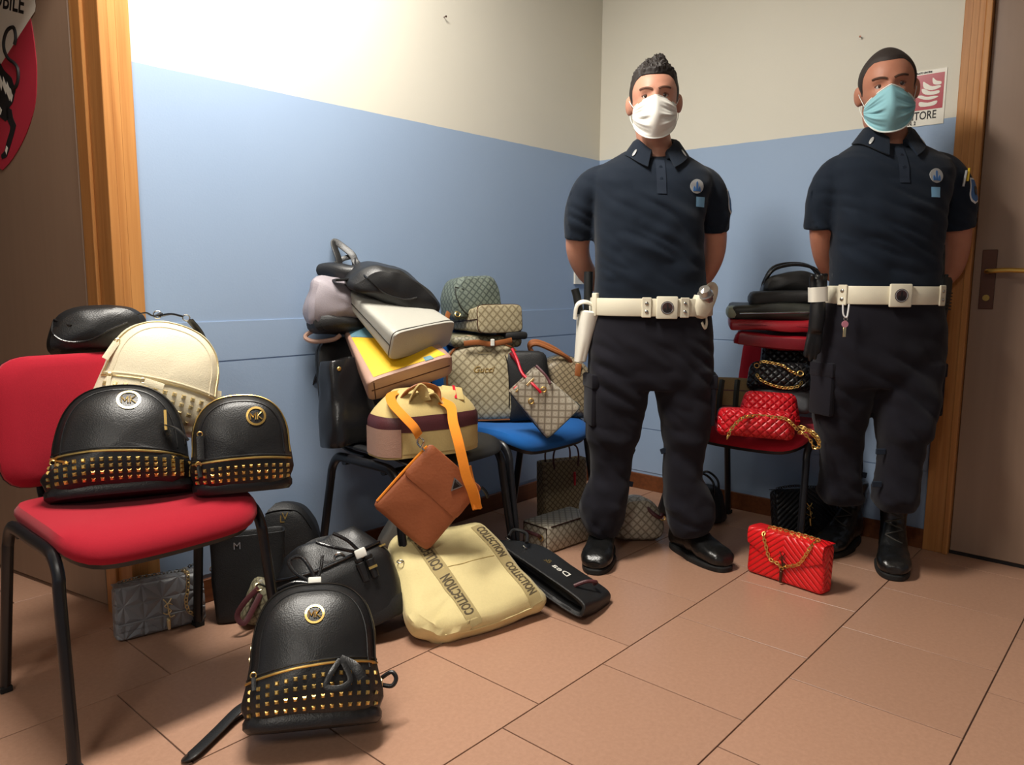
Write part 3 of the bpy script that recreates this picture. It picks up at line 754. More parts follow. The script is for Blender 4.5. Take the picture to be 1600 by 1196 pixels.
mk('strap_ring', join(xf(torus(.010, .0018, 14, 6), Matrix.Translation(local(m, [P(246, 492, 2.05)])[0]) @ Matrix.Rotation(R(80), 4, 'X')), xf(torus(.009, .0018, 14, 6), Matrix.Translation(local(m, [P(291, 497, 2.07)])[0]) @ Matrix.Rotation(R(70), 4, 'X'))), 'silver', b, kind='stuff')
mk('hanging_strap', ribbon(local(m, [P(296, 500, 2.09), P(312, 520, 2.12), P(322, 545, 2.12), P(318, 570, 2.10)]), .022, .005), 'blk', b)

# ---- floor, left
def flapbag(label, loc, rotd, w_, h, d, mat, metal, chain_path=None, logo=True, flap='square', group=None, name='flap_bag', taper=.96):
    m = place(loc, rotd); b = thing(name, label, 'bag', m=m, group=group)
    out = rounded([(-w_ / 2, 0, .014), (w_ / 2, 0, .014), (w_ / 2 * taper, h, .016), (-w_ / 2 * taper, h, .016)], 96)
    sf = bodypart(b, puff(out, prof(d, .006, .004, .010, .95)), mat)
    # flap: a sheet over the top and down the front
    n = 40; rows = []
    if flap == 'square': low = lambda u: h * .16
    else: low = lambda u: h * (.30 + .34 * abs(u) ** 1.2)
    for j in range(15):
        f = j / 14; r_ = []
        for i in range(n + 1):
            u = -1 + 2 * i / n; x = u * (w_ / 2 * taper - .001)
            z1 = low(u)
            if f < .2: y = d / 2 * (1 - f / .2 * 2) * .96; z = h + .004
            else:
                z = h + .004 - (f - .2) / .8 * (h - z1); y = -d / 2 - .008 - .006 * math.sin(min(1, (f - .2) / .8) * 3.1)
                if f < .26: z = h + .002; y = -d / 2 - .004
            r_.append((x, y, z))
        rows.append(r_)
    V = [p for r_ in rows for p in r_]; k = len(V); V += [(x, y + (.003 if z < h else 0), z - (0 if z < h else .003)) for x, y, z in V[:k]]
    F = []
    for j in range(14):
        for i in range(n):
            a = j * (n + 1) + i; F.append((a, a + n + 1, a + n + 2, a + 1)); F.append((k + a, k + a + 1, k + a + n + 2, k + a + n + 1))
    for i in range(n): a = 14 * (n + 1) + i; F.append((a, k + a, k + a + 1, a + 1))
    for j in range(14):
        for i in (0, n): a = j * (n + 1) + i; F.append((a, a + n + 1, k + a + n + 1, k + a))
    fl = mk('flap', (V, F), mat, b, auto=50, uv=True)
    sf2 = Surf((V, F))
    if flap == 'square': mk('flap_edge', tube(sf2.line([(x * w_ * .47, h * .17) for x in np.linspace(-1, 1, 7)], .001), .0022, 6), mat, fl)
    return b, m, sf2
def ysl(sf, x, z, k, metal, parent, tassel=None):
    """tall interlaced letter clasp with a hanging tassel bar"""
    Y_ = [tube([(-.013 * k, .030 * k, .001), (0, .008 * k, .002), (.002 * k, -.03 * k, .001)], .0017, 6, per=4), tube([(.014 * k, .028 * k, .003), (0, .008 * k, .002)], .0017, 6, per=4),
          tube([(.016 * k, .004 * k, .003), (.004 * k, .012 * k, .004), (-.010 * k, .004 * k, .003), (.004 * k, -.008 * k, .003), (.010 * k, -.018 * k, .003), (-.004 * k, -.026 * k, .003), (-.016 * k, -.018 * k, .003)], .0016, 6, per=4),
          tube([(.002 * k, -.01 * k, .004), (.006 * k, -.038 * k, .003), (.022 * k, -.036 * k, .003)], .0016, 6, per=3)]
    o = mk('clasp', decal(sf, join(*Y_), x, z, 0, .002), metal, parent)
    if tassel:
        p, n = sf.front(x, z - .04 * k)
        mk('tassel', lathe_bar(p + n * .005, tassel), metal, o)
def lathe_bar(p, L):
    return mv(lathe([(.0001, 0), (.005, 0), (.0055, -L * .1), (.004, -L * .16), (.006, -L * .2), (.0045, -L * .95), (.0001, -L)], 10), *p)
c0, c1 = PZ(189, 1013), PZ(326, 974)
f1, mf1, s1 = flapbag('grey quilted flap bag with chain standing on the floor under the red chair', (c0 + c1) / 2 + Vector((-.03, .035, .002)), (-7, 0, 38), .245, .150, .055, 'quilt_grey', 'pale_gold', name='handbag')
ysl(s1, .012, .072, .8, 'pale_gold', f1, .035)
p = [s1.front(x, z)[0] + Vector((0, -.006, 0)) for x, z in ((.075, .148), (.070, .11), (.062, .075), (.068, .045), (.085, .028))]
mk('chain', chain([(.07, .0, .158), (.074, -.03, .156)] + p, .015, .0016), 'pale_gold', f1)
mk('chain', chain([(-.10, .01, .158), (-.04, .015, .160), (.02, .012, .157), (.07, 0, .158), (.10, .012, .163), (.115, .02, .158)], .014, .0015), 'silver', f1)

# black tote and black handbag under the red chair
m = place(PZ(372, 972) + Vector((0.02, .05, 0)), (-4, 0, 20)); b = thing('tote_bag', 'plain black tote under the red chair beside the grey quilted bag', 'bag', m=m)
def tote(w0, d0, h, w1, d1_, e=6, n=64, z0=0.0, rows=14, sag=0.0):
    rr = [(.02, 0), (.5, 0), (.85, 0), (.97, .002), (1, .008)]
    rings = [sring(0, 0, z, w0 / 2 * s, d0 / 2 * s, e, n) for s, z in rr]
    for k in range(1, rows + 1):
        f = k / rows; bulge = 1 + sag * math.sin(math.pi * f)
        rings.append(sring(0, 0, .008 + (h - .008) * f, (w0 + (w1 - w0) * f) / 2, (d0 + (d1_ - d0) * f) / 2 * bulge, e, n))
    # open mouth: turn in and go down inside
    for s, z in ((.985, h + .001), (.95, h - .004), (.94, h - .05)):
        rings.append(sring(0, 0, z, w1 / 2 * s, max(d1_ / 2 - (1 - s) * w1 / 2, d1_ * .2), e, n))
    return loft(rings)
sf = bodypart(b, crumple(tote(.20, .11, .255, .215, .07), .004, 9, 2), 'blk_soft')
for y in (-.03, .03): mk('handle', tube([(-.05, y, .25), (-.045, y, .29), (0, y, .305), (.045, y, .29), (.05, y, .25)], .005, 8, per=5), 'blk', b)
mk('strap_ring', xf(torus(.008, .0016, 12, 6), Matrix.Translation((-.10, -.02, .16)) @ Matrix.Rotation(R(90), 4, 'X')), 'gold', b)
mk('metal_letters', decal(sf, text('M', .03, .001, dense=.01), -.03, .225), 'silver', b, False)
m = place(PZ(432, 915) + Vector((0.0, .08, 0)), (-6, 0, 12)); b = thing('handbag', 'black boxy handbag with small gold monogram behind the red chair leg', 'bag', m=m)
sf = bodypart(b, crumple(puff(rounded([(-.15, 0, .03), (.14, 0, .03), (.125, .16, .05), (.06, .262, .05), (-.06, .268, .05), (-.14, .18, .05)], 72), prof(.13, .02, .01, .03, .9)), .004, 8, 6), 'blk_soft')
mk('monogram', join(decal(sf, text('L', .034, .001, dense=.01), .006, .212), decal(sf, text('V', .034, .001, dense=.01), .016, .220)), 'gold', b, False)
mk('zipper', tube(sf.line([(-.10, .19), (-.04, .235), (.05, .235), (.10, .17)], .001), .002, 6), 'gunmetal', b)
# small patterned pouch
m = place(PZ(398, 985) + Vector((0, .03, 0)), (-12, 24, 30)); b = thing('pouch', 'small olive patterned pouch with red brown strap between the black bags', 'bag', m=m)
sf = bodypart(b, crumple(puff(rounded([(-.06, 0, .02), (.055, 0, .02), (.06, .13, .02), (-.055, .135, .02)], 48), prof(.05, .012, .01, .016)), .004, 14, 2), 'mono_olive')
mk('edge_seam', tube(sf.line([(-.05, .118), (.0, .112), (.055, .11)], .001), .0022, 6), 'olive_dark', b)
mk('wrist_strap', ribbon([(-.045, -.03, .105), (-.075, -.045, .06), (-.085, -.05, .02), (-.06, -.055, .005), (-.045, -.045, .05), (-.035, -.035, .09)], .016, .004, up=(0, 1, 0)), 'burgundy', b)
mk('strap_ring', xf(torus(.011, .0022, 14, 6), Matrix.Translation((-.045, -.03, .108)) @ Matrix.Rotation(R(75), 4, 'X')), 'pale_gold', b)

# black drawstring bag
m = place(PZ(548, 1016) + Vector((-.01, .085, .012)), (-18, -18, 20)); b = thing('drawstring_bag', 'large slouchy black drawstring bag with tassel behind the floor backpack', 'bag', m=m)
rings = []
for f in np.linspace(0, 1, 20):
    wx = .165 * (1 + .06 * math.sin(f * 3) - .30 * max(0, f - .62) / .38); wy = .085 * (1 + .10 * math.sin(f * 3.1) - .55 * max(0, f - .62) / .38)
    rings.append(sring(0, 0, .004 + .275 * f, wx, wy, 3.2, 56))
rings = [sring(0, 0, .0, .16 * s, .08 * s, 3.2, 56) for s in (.02, .6, .95)] + rings + [sring(0, 0, .283, .10, .03, 2.6, 56), sring(0, 0, .272, .06, .012, 2.2, 56)]
VF = crumple(loft(rings), .010, 7, 3, lambda q: .35 + 1.4 * max(0, q.z - .13) / .15)
sf = bodypart(b, VF, 'blk')
mk('base_band', crumple(loft([sring(0, 0, z, .170 * s, .089 * s, 3.2, 56) for s, z in ((.97, .0), (1.0, .006), (1.01, .05), (.995, .056))], False, False), .003, 8, 2), 'blk_soft', b)
cordp = [(-.15, -.03, .22), (-.11, -.075, .216), (-.04, -.092, .212), (.05, -.09, .21), (.11, -.072, .21), (.15, -.04, .205)]
mk('drawcord', tube([(lambda q: (q[0] + q[1] * .006))(sf.near(c)) for c in cat(cordp, 3)], .0045, 8), 'blk_shiny', b)
tp = sf.near((.095, -.075, .205))[0] + Vector((0, -.012, 0))
mk('cord_loop', join(tube([tp, tp + Vector((-.05, -.012, .035)), tp + Vector((-.085, -.008, .062)), tp + Vector((-.10, 0, .075))], .005, 8, per=4), tube([tp, tp + Vector((-.02, -.014, .045)), tp + Vector((-.05, -.006, .08))], .005, 8, per=4)), 'blk_shiny', b, kind='stuff')
mk('paper_tie', box(tp.x - .016, tp.x + .016, tp.y - .014, tp.y + .010, tp.z - .014, tp.z + .012, .004), 'white_paper', b)
for i, dx_ in enumerate((-.012, .016)):
    t_ = mk('tassel', lathe_bar(tp + Vector((dx_, -.006, -.012)), .055), 'blk', b, label=None)
    t_.data.transform(Matrix.Translation(tp + Vector((dx_, 0, -.01))) @ Matrix.Diagonal((2.2, 1.6, 1.25, 1)) @ Matrix.Translation(-(tp + Vector((dx_, 0, -.01)))))
mk('tassel_clip', box(tp.x + .006, tp.x + .03, tp.y - .020, tp.y - .016, tp.z - .052, tp.z - .045), 'gold', b, False)
mk('metal_loop', tube([sf.front(.02, .215)[0] + Vector((0, -.004, -.012)), sf.front(.028, .225)[0] + Vector((0, -.008, 0)), sf.front(.045, .225)[0] + Vector((0, -.008, 0)), sf.front(.055, .215)[0] + Vector((0, -.004, -.012))], .0028, 6, per=4), 'silver', b)
mk('side_clip', box(.145, .17, -.05, -.042, .195, .20), 'gold', b, False)

# black studded backpack lying back on the floor
f4, mf4, sf4b = backpack('black studded backpack with gold round logo reclining on the floor in front', PZ(490, 1137, .038), (-34, 2, 14), .305, .308, .125, logo=(.0, .225, .0215), rows=4, cols=15,
                   group=G_MK, band=(.05, .345), shoulder=.42, taper=.9, stud=.0088, seed=9, slant=.012, bulge=.045, dome=2.8)
i4 = mf4.inverted()
mk('floor_strap', ribbon([i4 @ v for v in (PZ(392, 1098, .03), PZ(372, 1110, .022), PZ(340, 1142, .016), PZ(300, 1180, .014), PZ(296, 1178, .006), PZ(345, 1140, .004), PZ(388, 1112, .006))], .026, .005, up=tuple(i4.to_3x3() @ Vector((.5, .2, .6)))), 'blk', f4)
hp = Vector((.0, -.02, .306))
mk('drawcord_loop', join(tube([hp, hp + Vector((-.045, 0, .03)), hp + Vector((-.06, .005, .06)), hp + Vector((-.035, .01, .07)), hp + Vector((-.012, .005, .04)), hp + Vector((.004, 0, 0))], .0045, 8, per=5),
      tube([hp, hp + Vector((.012, .004, .035)), hp + Vector((.016, .01, .07))], .004, 8, per=4), tube([hp, hp + Vector((-.045, .0, .008)), hp + Vector((-.085, .01, -.004))], .004, 8, per=4)), 'blk_shiny', f4, kind='stuff')
mk('paper_tie', box(hp.x - .016, hp.x + .014, hp.y - .012, hp.y + .01, hp.z - .004, hp.z + .016, .003), 'white_paper', f4)
pz = sf4b.front(.055, .125)[0]
mk('zip_tassel', join(ribbon([pz, pz + Vector((-.02, -.02, -.03)), pz + Vector((-.03, -.02, -.055)), pz + Vector((0, -.022, -.06)), pz + Vector((.02, -.02, -.045)), pz + Vector((.006, -.02, -.01))], .012, .004, up=(0, 1, 0)),
      ribbon([pz, pz + Vector((.03, -.02, -.02)), pz + Vector((.045, -.02, -.045))], .02, .005, up=(0, 1, 0))), 'blk', f4, kind='stuff')
for (sx, zz) in ((-.155, .17), (-.157, .145), (.155, .08)):
    mk('strap_buckle', xf(torus(.009, .002, 12, 6), Matrix.Translation(sf4b.near((sx, -.02, zz))[0]) @ Matrix.Rotation(R(85), 4, 'Y')), 'pale_gold', f4)
mk('side_tab', tube([(.15, 0, .09), (.172, -.01, .10), (.182, -.012, .085), (.172, -.01, .07), (.15, 0, .075)], .005, 8, per=4), 'blk', f4)

# ---- cream canvas tote printed COLLECTION
m = place(PZ(775, 1003) + Vector((-.045, .045, .03)), (-57, 0, 31)); b = thing('canvas_tote', 'cream canvas tote with COLLECTION printed on its straps lying back on the floor', 'bag', m=m)
out = rounded([(-.215, .03, .05), (-.10, -.03, .02), (.24, .005, .03), (.15, .34, .02), (-.165, .35, .035)], 96)
VF = crumple(puff(out, prof(.075, .016, .008, .026, .9), (0, .14)), .011, 7, 8)
VF = ([(x, y + .020 * math.exp(-((x + .125 - .1 * (z - .1)) / .018) ** 2) * min(1, max(0, .3 - z) * 6), z) for x, y, z in VF[0]], VF[1])
sf = bodypart(b, VF, 'cream_canvas')
def strip(x0, z0, x1, z1, wd, n=30, mcols=6):
    V, F = [], []
    dx_, dz_ = x1 - x0, z1 - z0; L = math.hypot(dx_, dz_); px, pz_ = -dz_ / L, dx_ / L
    for i in range(n + 1):
        f = i / n
        for j in range(mcols + 1):
            s_ = (j / mcols - .5) * wd; q, nn = sf.front(x0 + dx_ * f + px * s_, z0 + dz_ * f + pz_ * s_); V.append(tuple(q + nn * .0018))
    for i in range(n):
        for j in range(mcols): a = i * (mcols + 1) + j; F.append((a, a + 1, a + mcols + 2, a + mcols + 1))
    return V, F
for k_, (x0, z0, x1, z1, body_) in enumerate(((-.035, -.018, -.100, .325, 0), (.185, .005, .115, .315, 1))):
    s_ = mk('printed_strap', strip(x0, z0, x1, z1, .046), 'strap_print', b)
    T = text('COLLECTION    COLLECTION', .043, 0, sx=.72, bold=.0011, dense=.012, spacing=1.0, align='LEFT')
    L0 = math.hypot(x1 - x0, z1 - z0); T = ([(x * (L0 - .03) / .40 * .93, y, z) for x, y, z in T[0]], T[1])
    an = math.degrees(math.atan2(z1 - z0, x1 - x0)); c_, n_ = math.cos(R(an)), math.sin(R(an))
    if body_: mk('lettering', decal(sf, T, x1 - .012 * c_, z1 - .012 * n_, an + 180, .0028), 'dark_print', s_, False)
    else: mk('lettering', decal(sf, T, x0 + .03 * c_, z0 + .03 * n_, an, .0028), 'dark_print', s_, False)
mk('centre_seam', tube(sf.line([(-.07, .175), (0, .18), (.115, .185)], .0005), .0016, 6), 'sand_canvas', b)
mk('bottom_piping', tube([sf.near((x, -.02, z))[0] for x, z in ((-.13, -.02), (-.05, -.02), (.05, -.014), (.17, -.004))], .003, 6, per=4), 'cream_canvas', b)
mk('side_hook', xf(torus(.010, .0018, 12, 6), Matrix.Translation(sf.near((-.185, -.05, .24))[0] + Vector((0, -.012, 0))) @ Matrix.Rotation(R(60), 4, 'X')), 'silver', b)
mk('strap_buckle', mv(box(-.026, .026, -.004, .004, -.008, .008, .002), *(sf.front(-.098, .315)[0] + Vector((0, -.012, 0)))), 'gunmetal', b)

# ---- black open pouch beside it
o0, o1 = PZ(770, 856, .12), PZ(918, 956, .03)
xd = (o1 - o0); ctr = (o0 + o1) / 2
m = frame(ctr + Vector((-.005, .0, .008)), xd, (-.60, -.62, .22)); b = thing('open_tote', 'black tote lying open on its side by the left officer boots', 'bag', m=m)
L_ = xd.length
VF = crumple(tote(L_ * .90, .07, .185, L_ * 1.06, .056, 5, 72, rows=10, sag=.1), .006, 9, 5); VF = mv(VF, 0, 0, -.165)
sf = bodypart(b, VF, 'blk_soft')
mk('rim', tube([(x * 1.0, y, .021) for x, y, z in sring(0, 0, 0, L_ * .528, .0275, 5, 48)], .004, 6, True), 'blk_soft', b)
def topdecal(sf, VF, x0, y0, k=1.0):
    out = []
    for u, v, w_ in VF[0]:
        q, n = sf.cast((x0 + u * k, 1.0, y0 + v * k), (0, -1, 0))
        if q is None: q, n = sf.near((x0 + u, .05, y0 + v))
        out.append(q + (n if n.y > 0 else -n) * (.001 + w_))
    return out, VF[1]
mk('lettering', topdecal(sf, rot(text('Dea', .045, .001, shear=.3, dense=.01), 180, 'Z'), .045, -.065), 'white_paper', b, False)
mk('gold_emblem', topdecal(sf, rot(text('&', .045, .001, shear=.3, dense=.01), 180, 'Z'), -.02, -.07), 'gold', b, False)
mk('handle', tube([(.13, .03, -.03), (.15, .055, -.055), (.165, .06, -.085), (.15, .045, -.10)], .006, 8, per=4), 'burgundy', b)
mk('handle_ring', join(xf(torus(.010, .002, 12, 6), Matrix.Translation((-.20, .03, -.05)) @ Matrix.Rotation(R(60), 4, 'X')), xf(torus(.010, .002, 12, 6), Matrix.Translation((-.13, .035, -.06)) @ Matrix.Rotation(R(60), 4, 'X'))), 'silver', b, kind='stuff')
mk('handle', tube([(-.20, .04, -.05), (-.21, .06, -.075), (-.17, .066, -.095), (-.13, .05, -.065)], .006, 8, per=4), 'blk', b)

# ---- grey bag under the black chair
m = place(PZ(628, 885) + Vector((.0, .02, .03)), (-14, 34, 24)); b = thing('handbag', 'grey leather bag with metal clasp leaning under the black chair', 'bag', m=m)
sf = bodypart(b, crumple(puff(rounded([(-.11, 0, .02), (.11, 0, .02), (.10, .235, .05), (-.10, .235, .05)], 64), prof(.06, .01, .008, .016)), .004, 9, 4), 'grey_leather')
mk('flap_seam', tube(sf.line([(-.02, .02), (-.015, .10), (-.01, .19)], .0005), .002, 6), 'gunmetal', b)
for x, z in ((-.055, .10), (.03, .05)):
    mk('clasp', xf(torus(.015, .003, 16, 6), Matrix.Translation(sf.front(x, z)[0] + Vector((0, -.004, 0))) @ Matrix.Rotation(R(80), 4, 'X')), 'bronze', b)
# ---- patterned bags on the floor
m = place(PZ(862, 863) + Vector((.035, .11, .002)), (0, 0, 44)); b = thing('handbag', 'patterned canvas box bag lying on the floor left of the left officer boot', 'bag', m=m)
sf = bodypart(b, crumple(mv(box(-.135, .135, -.07, .07, 0, .105, .012), 0, 0, 0), .003, 9, 1), 'mono_grey')
mk('piping', join(tube([(-.137, y, z) for y, z in ((-.06, .008), (.06, .008), (.06, .097), (-.06, .097))], .003, 6, True), tube([(x, -.068, .102) for x in (-.12, 0, .12)], .003, 6)), 'bronze', b, kind='stuff')
mk('handle', tube([(-.14, -.03, .06), (-.165, -.04, .075), (-.175, 0, .08), (-.165, .035, .07), (-.14, .03, .06)], .007, 8, per=4), 'burgundy', b)
mk('handle_ring', xf(torus(.012, .0022, 14, 6), Matrix.Translation((-.143, -.035, .058)) @ Matrix.Rotation(R(85), 4, 'Y')), 'gold', b)
m = place(PZ(880, 812) + Vector((0, .05, 0)), (-3, 0, 30)); b = thing('tote_bag', 'dark patterned tote with thin handles standing under the blue chair', 'bag', m=m)
sf = bodypart(b, crumple(tote(.22, .10, .25, .23, .07), .004, 9, 7), 'mono_brown')
for y in (-.035, .03):
    mk('handle', tube([(-.06, y, .22), (-.065, y, .27), (-.05, y, .31), (.0, y, .325), (.05, y, .31), (.065, y, .27), (.06, y, .22)], .004, 8, per=4), 'burgundy', b)
mk('charm', lathe_bar(Vector((.03, -.055, .20)), .06), 'wax_red', b)
m = place(PZ(1008, 853) + Vector((-.01, .085, .004)), (-10, 0, 8)); b = thing('handbag', 'pale patterned round bag on the floor between the left officer legs', 'bag', m=m)
sf = bodypart(b, crumple(puff(rounded([(-.11, 0, .04), (.085, 0, .04), (.09, .085, .05), (.04, .165, .05), (-.09, .165, .05)], 64), prof(.13, .03, .01, .04, .86)), .006, 8, 3), 'mono_grey')
mk('handle', tube([(.01, -.07, .13), (.03, -.095, .105), (.055, -.095, .09), (.07, -.085, .10)], .008, 8, per=4), 'burgundy', b)
mk('handle_ring', xf(torus(.009, .002, 12, 6), Matrix.Translation((.072, -.085, .085)) @ Matrix.Rotation(R(90), 4, 'X')), 'gold', b)
m = place(PZ(1090, 818) + Vector((-.01, .075, 0)), (-5, 0, -30)); b = thing('handbag', 'black handbag with looped handles on the floor behind the left officer', 'bag', m=m)
sf = bodypart(b, crumple(puff(rounded([(-.15, 0, .03), (.15, 0, .03), (.11, .15, .04), (-.11, .15, .04)], 64), prof(.11, .02, .01, .03, .9)), .005, 8, 9), 'blk_soft')
for y in (-.04, .03): mk('handle', tube([(-.0, y, .13), (.01, y, .18), (.05, y, .205), (.095, y, .175), (.105, y, .12)], .005, 8, per=5), 'blk_shiny', b)
for x in (-.05, .08): mk('stud', xf(torus(.007, .002, 12, 6), Matrix.Translation(sf.front(x, .12)[0] + Vector((0, -.003, 0))) @ Matrix.Rotation(R(90), 4, 'X')), 'silver', b)
# ---- flap bags on the right
f13, m13, s13 = flapbag('black chevron flap bag with gold clasp standing under the right red chair', PZ(1262, 846) + Vector((0.02, .07, 0)), (-16, 0, 8), .27, .185, .06, 'chevron_black', 'gold', flap='env', name='handbag')
ysl(s13, -.0, .105, .9, 'gold', f13, .03)
mk('chain', chain([(-.11, 0, .192), (-.04, -.01, .200), (.03, 0, .195), (.10, .0, .19)], .014, .0016), 'gunmetal', f13)
e0, e1 = PZ(1165, 896), PZ(1284, 936)
f14, m14, s14 = flapbag('bright red chevron flap bag with gold chain standing on the open floor', (e0 + e1) / 2 + Vector((.03, .035, .001)), (-4, 0, -math.degrees(math.atan2(abs(e1.y - e0.y), e1.x - e0.x))), (e1 - e0).length * 1.0, .162, .066, 'chevron_red', 'gold', flap='env', name='handbag', taper=.99)
ysl(s14, .0, .085, .8, 'bronze', f14, .05)
cp = [s14.front(x, z)[0] + Vector((0, -.006, 0)) for x, z in ((-.075, .155), (-.062, .12), (-.045, .075), (-.02, .04), (.005, .028), (.03, .04), (.06, .085), (.085, .125), (.098, .155))]
mk('chain', chain([(-.08, .01, .168)] + cp + [(.10, -.01, .170)], .016, .0021), 'gold', f14)
mk('chain', chain([(-.085, .0, .170), (-.04, .004, .171), (.0, .0, .171), (.05, .004, .171), (.10, 0, .170)], .016, .0021), 'gold', f14)
# ------------------------------------------------------------------ bags on the black chair
zS = .482
def handle_arc(x, w_, h, y, z, r=.005, per=5):
    return tube([(x - w_ / 2, y, z - .02), (x - w_ / 2, y, z + h * .45), (x - w_ * .3, y, z + h * .9), (x, y, z + h), (x + w_ * .3, y, z + h * .9), (x + w_ / 2, y, z + h * .45), (x + w_ / 2, y, z - .02)], r, 8, per=per)
# shiny black bag at the left of the pile, standing on the seat against the backrest
m = place(S(-1.675, .215, zS), (-6, -5, 42)); b = thing('tote_bag', 'glossy black slouchy bag standing at the left of the black chair', 'bag', m=m)
VF = crumple(tote(.21, .14, .275, .12, .08, 4, 64, sag=.14), .012, 8, 11)
sf = bodypart(b, VF, 'blk_shiny')
mk('strap', ribbon(local(m, [P(512, 540, 2.62), P(500, 575, 2.60), P(487, 605, 2.62), P(486, 640, 2.66), P(498, 655, 2.66)]), .018, .004), 'blk', b)
mk('snap_stud', xf(sphere(.008, .008, .004), Matrix.Translation(sf.front(-.035, .25)[0]) @ Matrix.Rotation(R(90), 4, 'X')), 'gold', b)
# striped bag at the front of the seat
m = place(PZ(648, 711, zS) + Vector((.02, .075, 0)), (0, 0, 34)); b = thing('striped_bag', 'beige and burgundy striped bag at the front of the black chair', 'bag', m=m)
R_ = []
for f in np.linspace(0, 1, 16):
    k_ = 1 - .42 * max(0, f - .55) ** 1.6 / .45 ** 1.6; R_.append(sring(.01 * f, .01 * f, .190 * f, .175 * k_, .095 * k_, 3.2, 56))
R0 = [sring(0, 0, 0, .175 * s, .095 * s, 3.2, 56) for s in (.02, .6, .96)]
VF = crumple(loft(R0 + R_ + [sring(.01, .01, .193, .08, .035, 3, 56)]), .004, 8, 12)
sf = bodypart(b, VF, 'sand_canvas')
def band(z0, z1, mat, nm, off=1.012):
    rr = []
    for f in np.linspace(z0 / .19, z1 / .19, 6):
        k_ = (1 - .42 * max(0, f - .55) ** 1.6 / .45 ** 1.6) * off; rr.append(sring(.01 * f, .01 * f, .19 * f, .175 * k_, .095 * k_, 3.2, 56))
    mk(nm, crumple(loft(rr, False, False), .004, 8, 12), mat, b)
band(.078, .125, 'burgundy', 'burgundy_band'); band(.012, .076, 'sand_canvas', 'lower_band', 1.008)
def endpanel():
    V, F = [], []
    for i in range(9):
        for j in range(9):
            z = .006 + .085 * i / 8; a = math.pi * (.86 + .46 * j / 8) - .0
            cx_, sx_ = math.cos(a), math.sin(a)
            V.append((.179 * math.copysign(abs(cx_) ** (2 / 3.2), cx_), .099 * math.copysign(abs(sx_) ** (2 / 3.2), sx_), z))
    for i in range(8):
        for j in range(8): a = i * 9 + j; F.append((a, a + 1, a + 10, a + 9))
    return V, F
mk('nude_corner', endpanel(), 'nude_leather', b)
mk('check_tab', xf(box(-.035, .035, -.006, .006, -.028, .028, .005), Matrix.Translation((.085, -.035, .178)) @ Matrix.Rotation(R(-50), 4, 'X') @ Matrix.Rotation(R(15), 4, 'Y')), 'sand_canvas', b)
mk('check_line', xf(box(-.004, .004, -.0075, -.0055, -.028, .028), Matrix.Translation((.09, -.035, .178)) @ Matrix.Rotation(R(-50), 4, 'X') @ Matrix.Rotation(R(15), 4, 'Y')), 'wax_red', b, False)
mk('bow', crumple(join(ribbon([(-.07, -.05, .172), (-.055, -.06, .21), (-.035, -.06, .20), (-.025, -.065, .165)], .034, .006), ribbon([(-.02, -.06, .175), (.0, -.07, .19), (.02, -.072, .165), (.03, -.075, .15)], .03, .006)), .006, 20, 2), 'sand_canvas', b, kind='stuff')
mk('brown_handle', ribbon([(-.09, -.02, .165), (-.075, -.045, .20), (-.03, -.05, .215), (.015, -.055, .20), (.02, -.06, .165), (.035, -.05, .15)], .022, .005), 'brown_trim', b)
# mauve bag behind
m = place(P(532, 512, 2.58), (-6, 4, 40)); b = thing('shoulder_bag', 'mauve grey slouchy bag at the back of the black chair pile', 'bag', m=m)
VF = crumple(puff(rounded([(-.12, 0, .05), (.13, 0, .05), (.12, .15, .05), (-.11, .165, .06)], 64), prof(.08, .03, .01, .03, .85)), .018, 9, 13)
sf = bodypart(b, VF, 'lilac_leather')
mk('dark_flap', crumple(ribbon([(-.06, -.07, .15), (.0, -.075, .155), (.08, -.07, .15)], .04, .008), .003, 10, 3), 'gunmetal_leather' if 'gunmetal_leather' in MATS else 'blk_soft', b)
mk('dark_base', crumple(puff(rounded([(-.11, -.02, .04), (.12, -.02, .04), (.12, .045, .03), (-.11, .045, .03)], 48), prof(.082, .03, .01, .03, .85)), .010, 7, 14), 'blk_soft', b)
# black soft bag on top with strap loop
m = place(P(610, 470, 2.62), (8, 14, 20)); b = thing('shoulder_bag', 'soft black bag lying on top of the black chair pile', 'bag', m=m)
VF = crumple(puff(rounded([(-.17, .02, .03), (.15, -.045, .04), (.165, .04, .04), (.03, .115, .05), (-.12, .11, .04)], 64), prof(.20, .02, .01, .05, .8)), .012, 8, 15)
sf = bodypart(b, VF, 'blk')
mk('seam', tube(sf.line([(-.12, .07), (-.05, .035), (.02, .03), (.06, .045)], .001), .003, 6), 'blk_shiny', b)
mk('side_roll', tube(local(m, [P(574, 424, 2.62), P(545, 427, 2.62), P(515, 422, 2.64), P(488, 424, 2.66), P(474, 430, 2.68)]), [.018, .02, .022, .026, .028, .030, .03, .028, .026, .024, .022, .02, .02, .022, .024, .022, .018, .016], 12, per=4), 'blk', b)
mk('strap_loop', ribbon(local(m, [P(533, 432, 2.62), P(529, 405, 2.64), P(522, 384, 2.66), P(524, 378, 2.67), P(536, 386, 2.67), P(550, 398, 2.66), P(556, 410, 2.65), P(566, 418, 2.63), P(574, 425, 2.62)]), .024, .005, up=(.3, -.8, .2)), 'blk', b)
mk('strap_loop', ribbon(local(m, [P(514, 424, 2.63), P(530, 408, 2.66), P(545, 402, 2.67), P(552, 404, 2.66), P(554, 424, 2.63)]), .018, .004, up=(.2, -.3, .8)), 'blk', b)
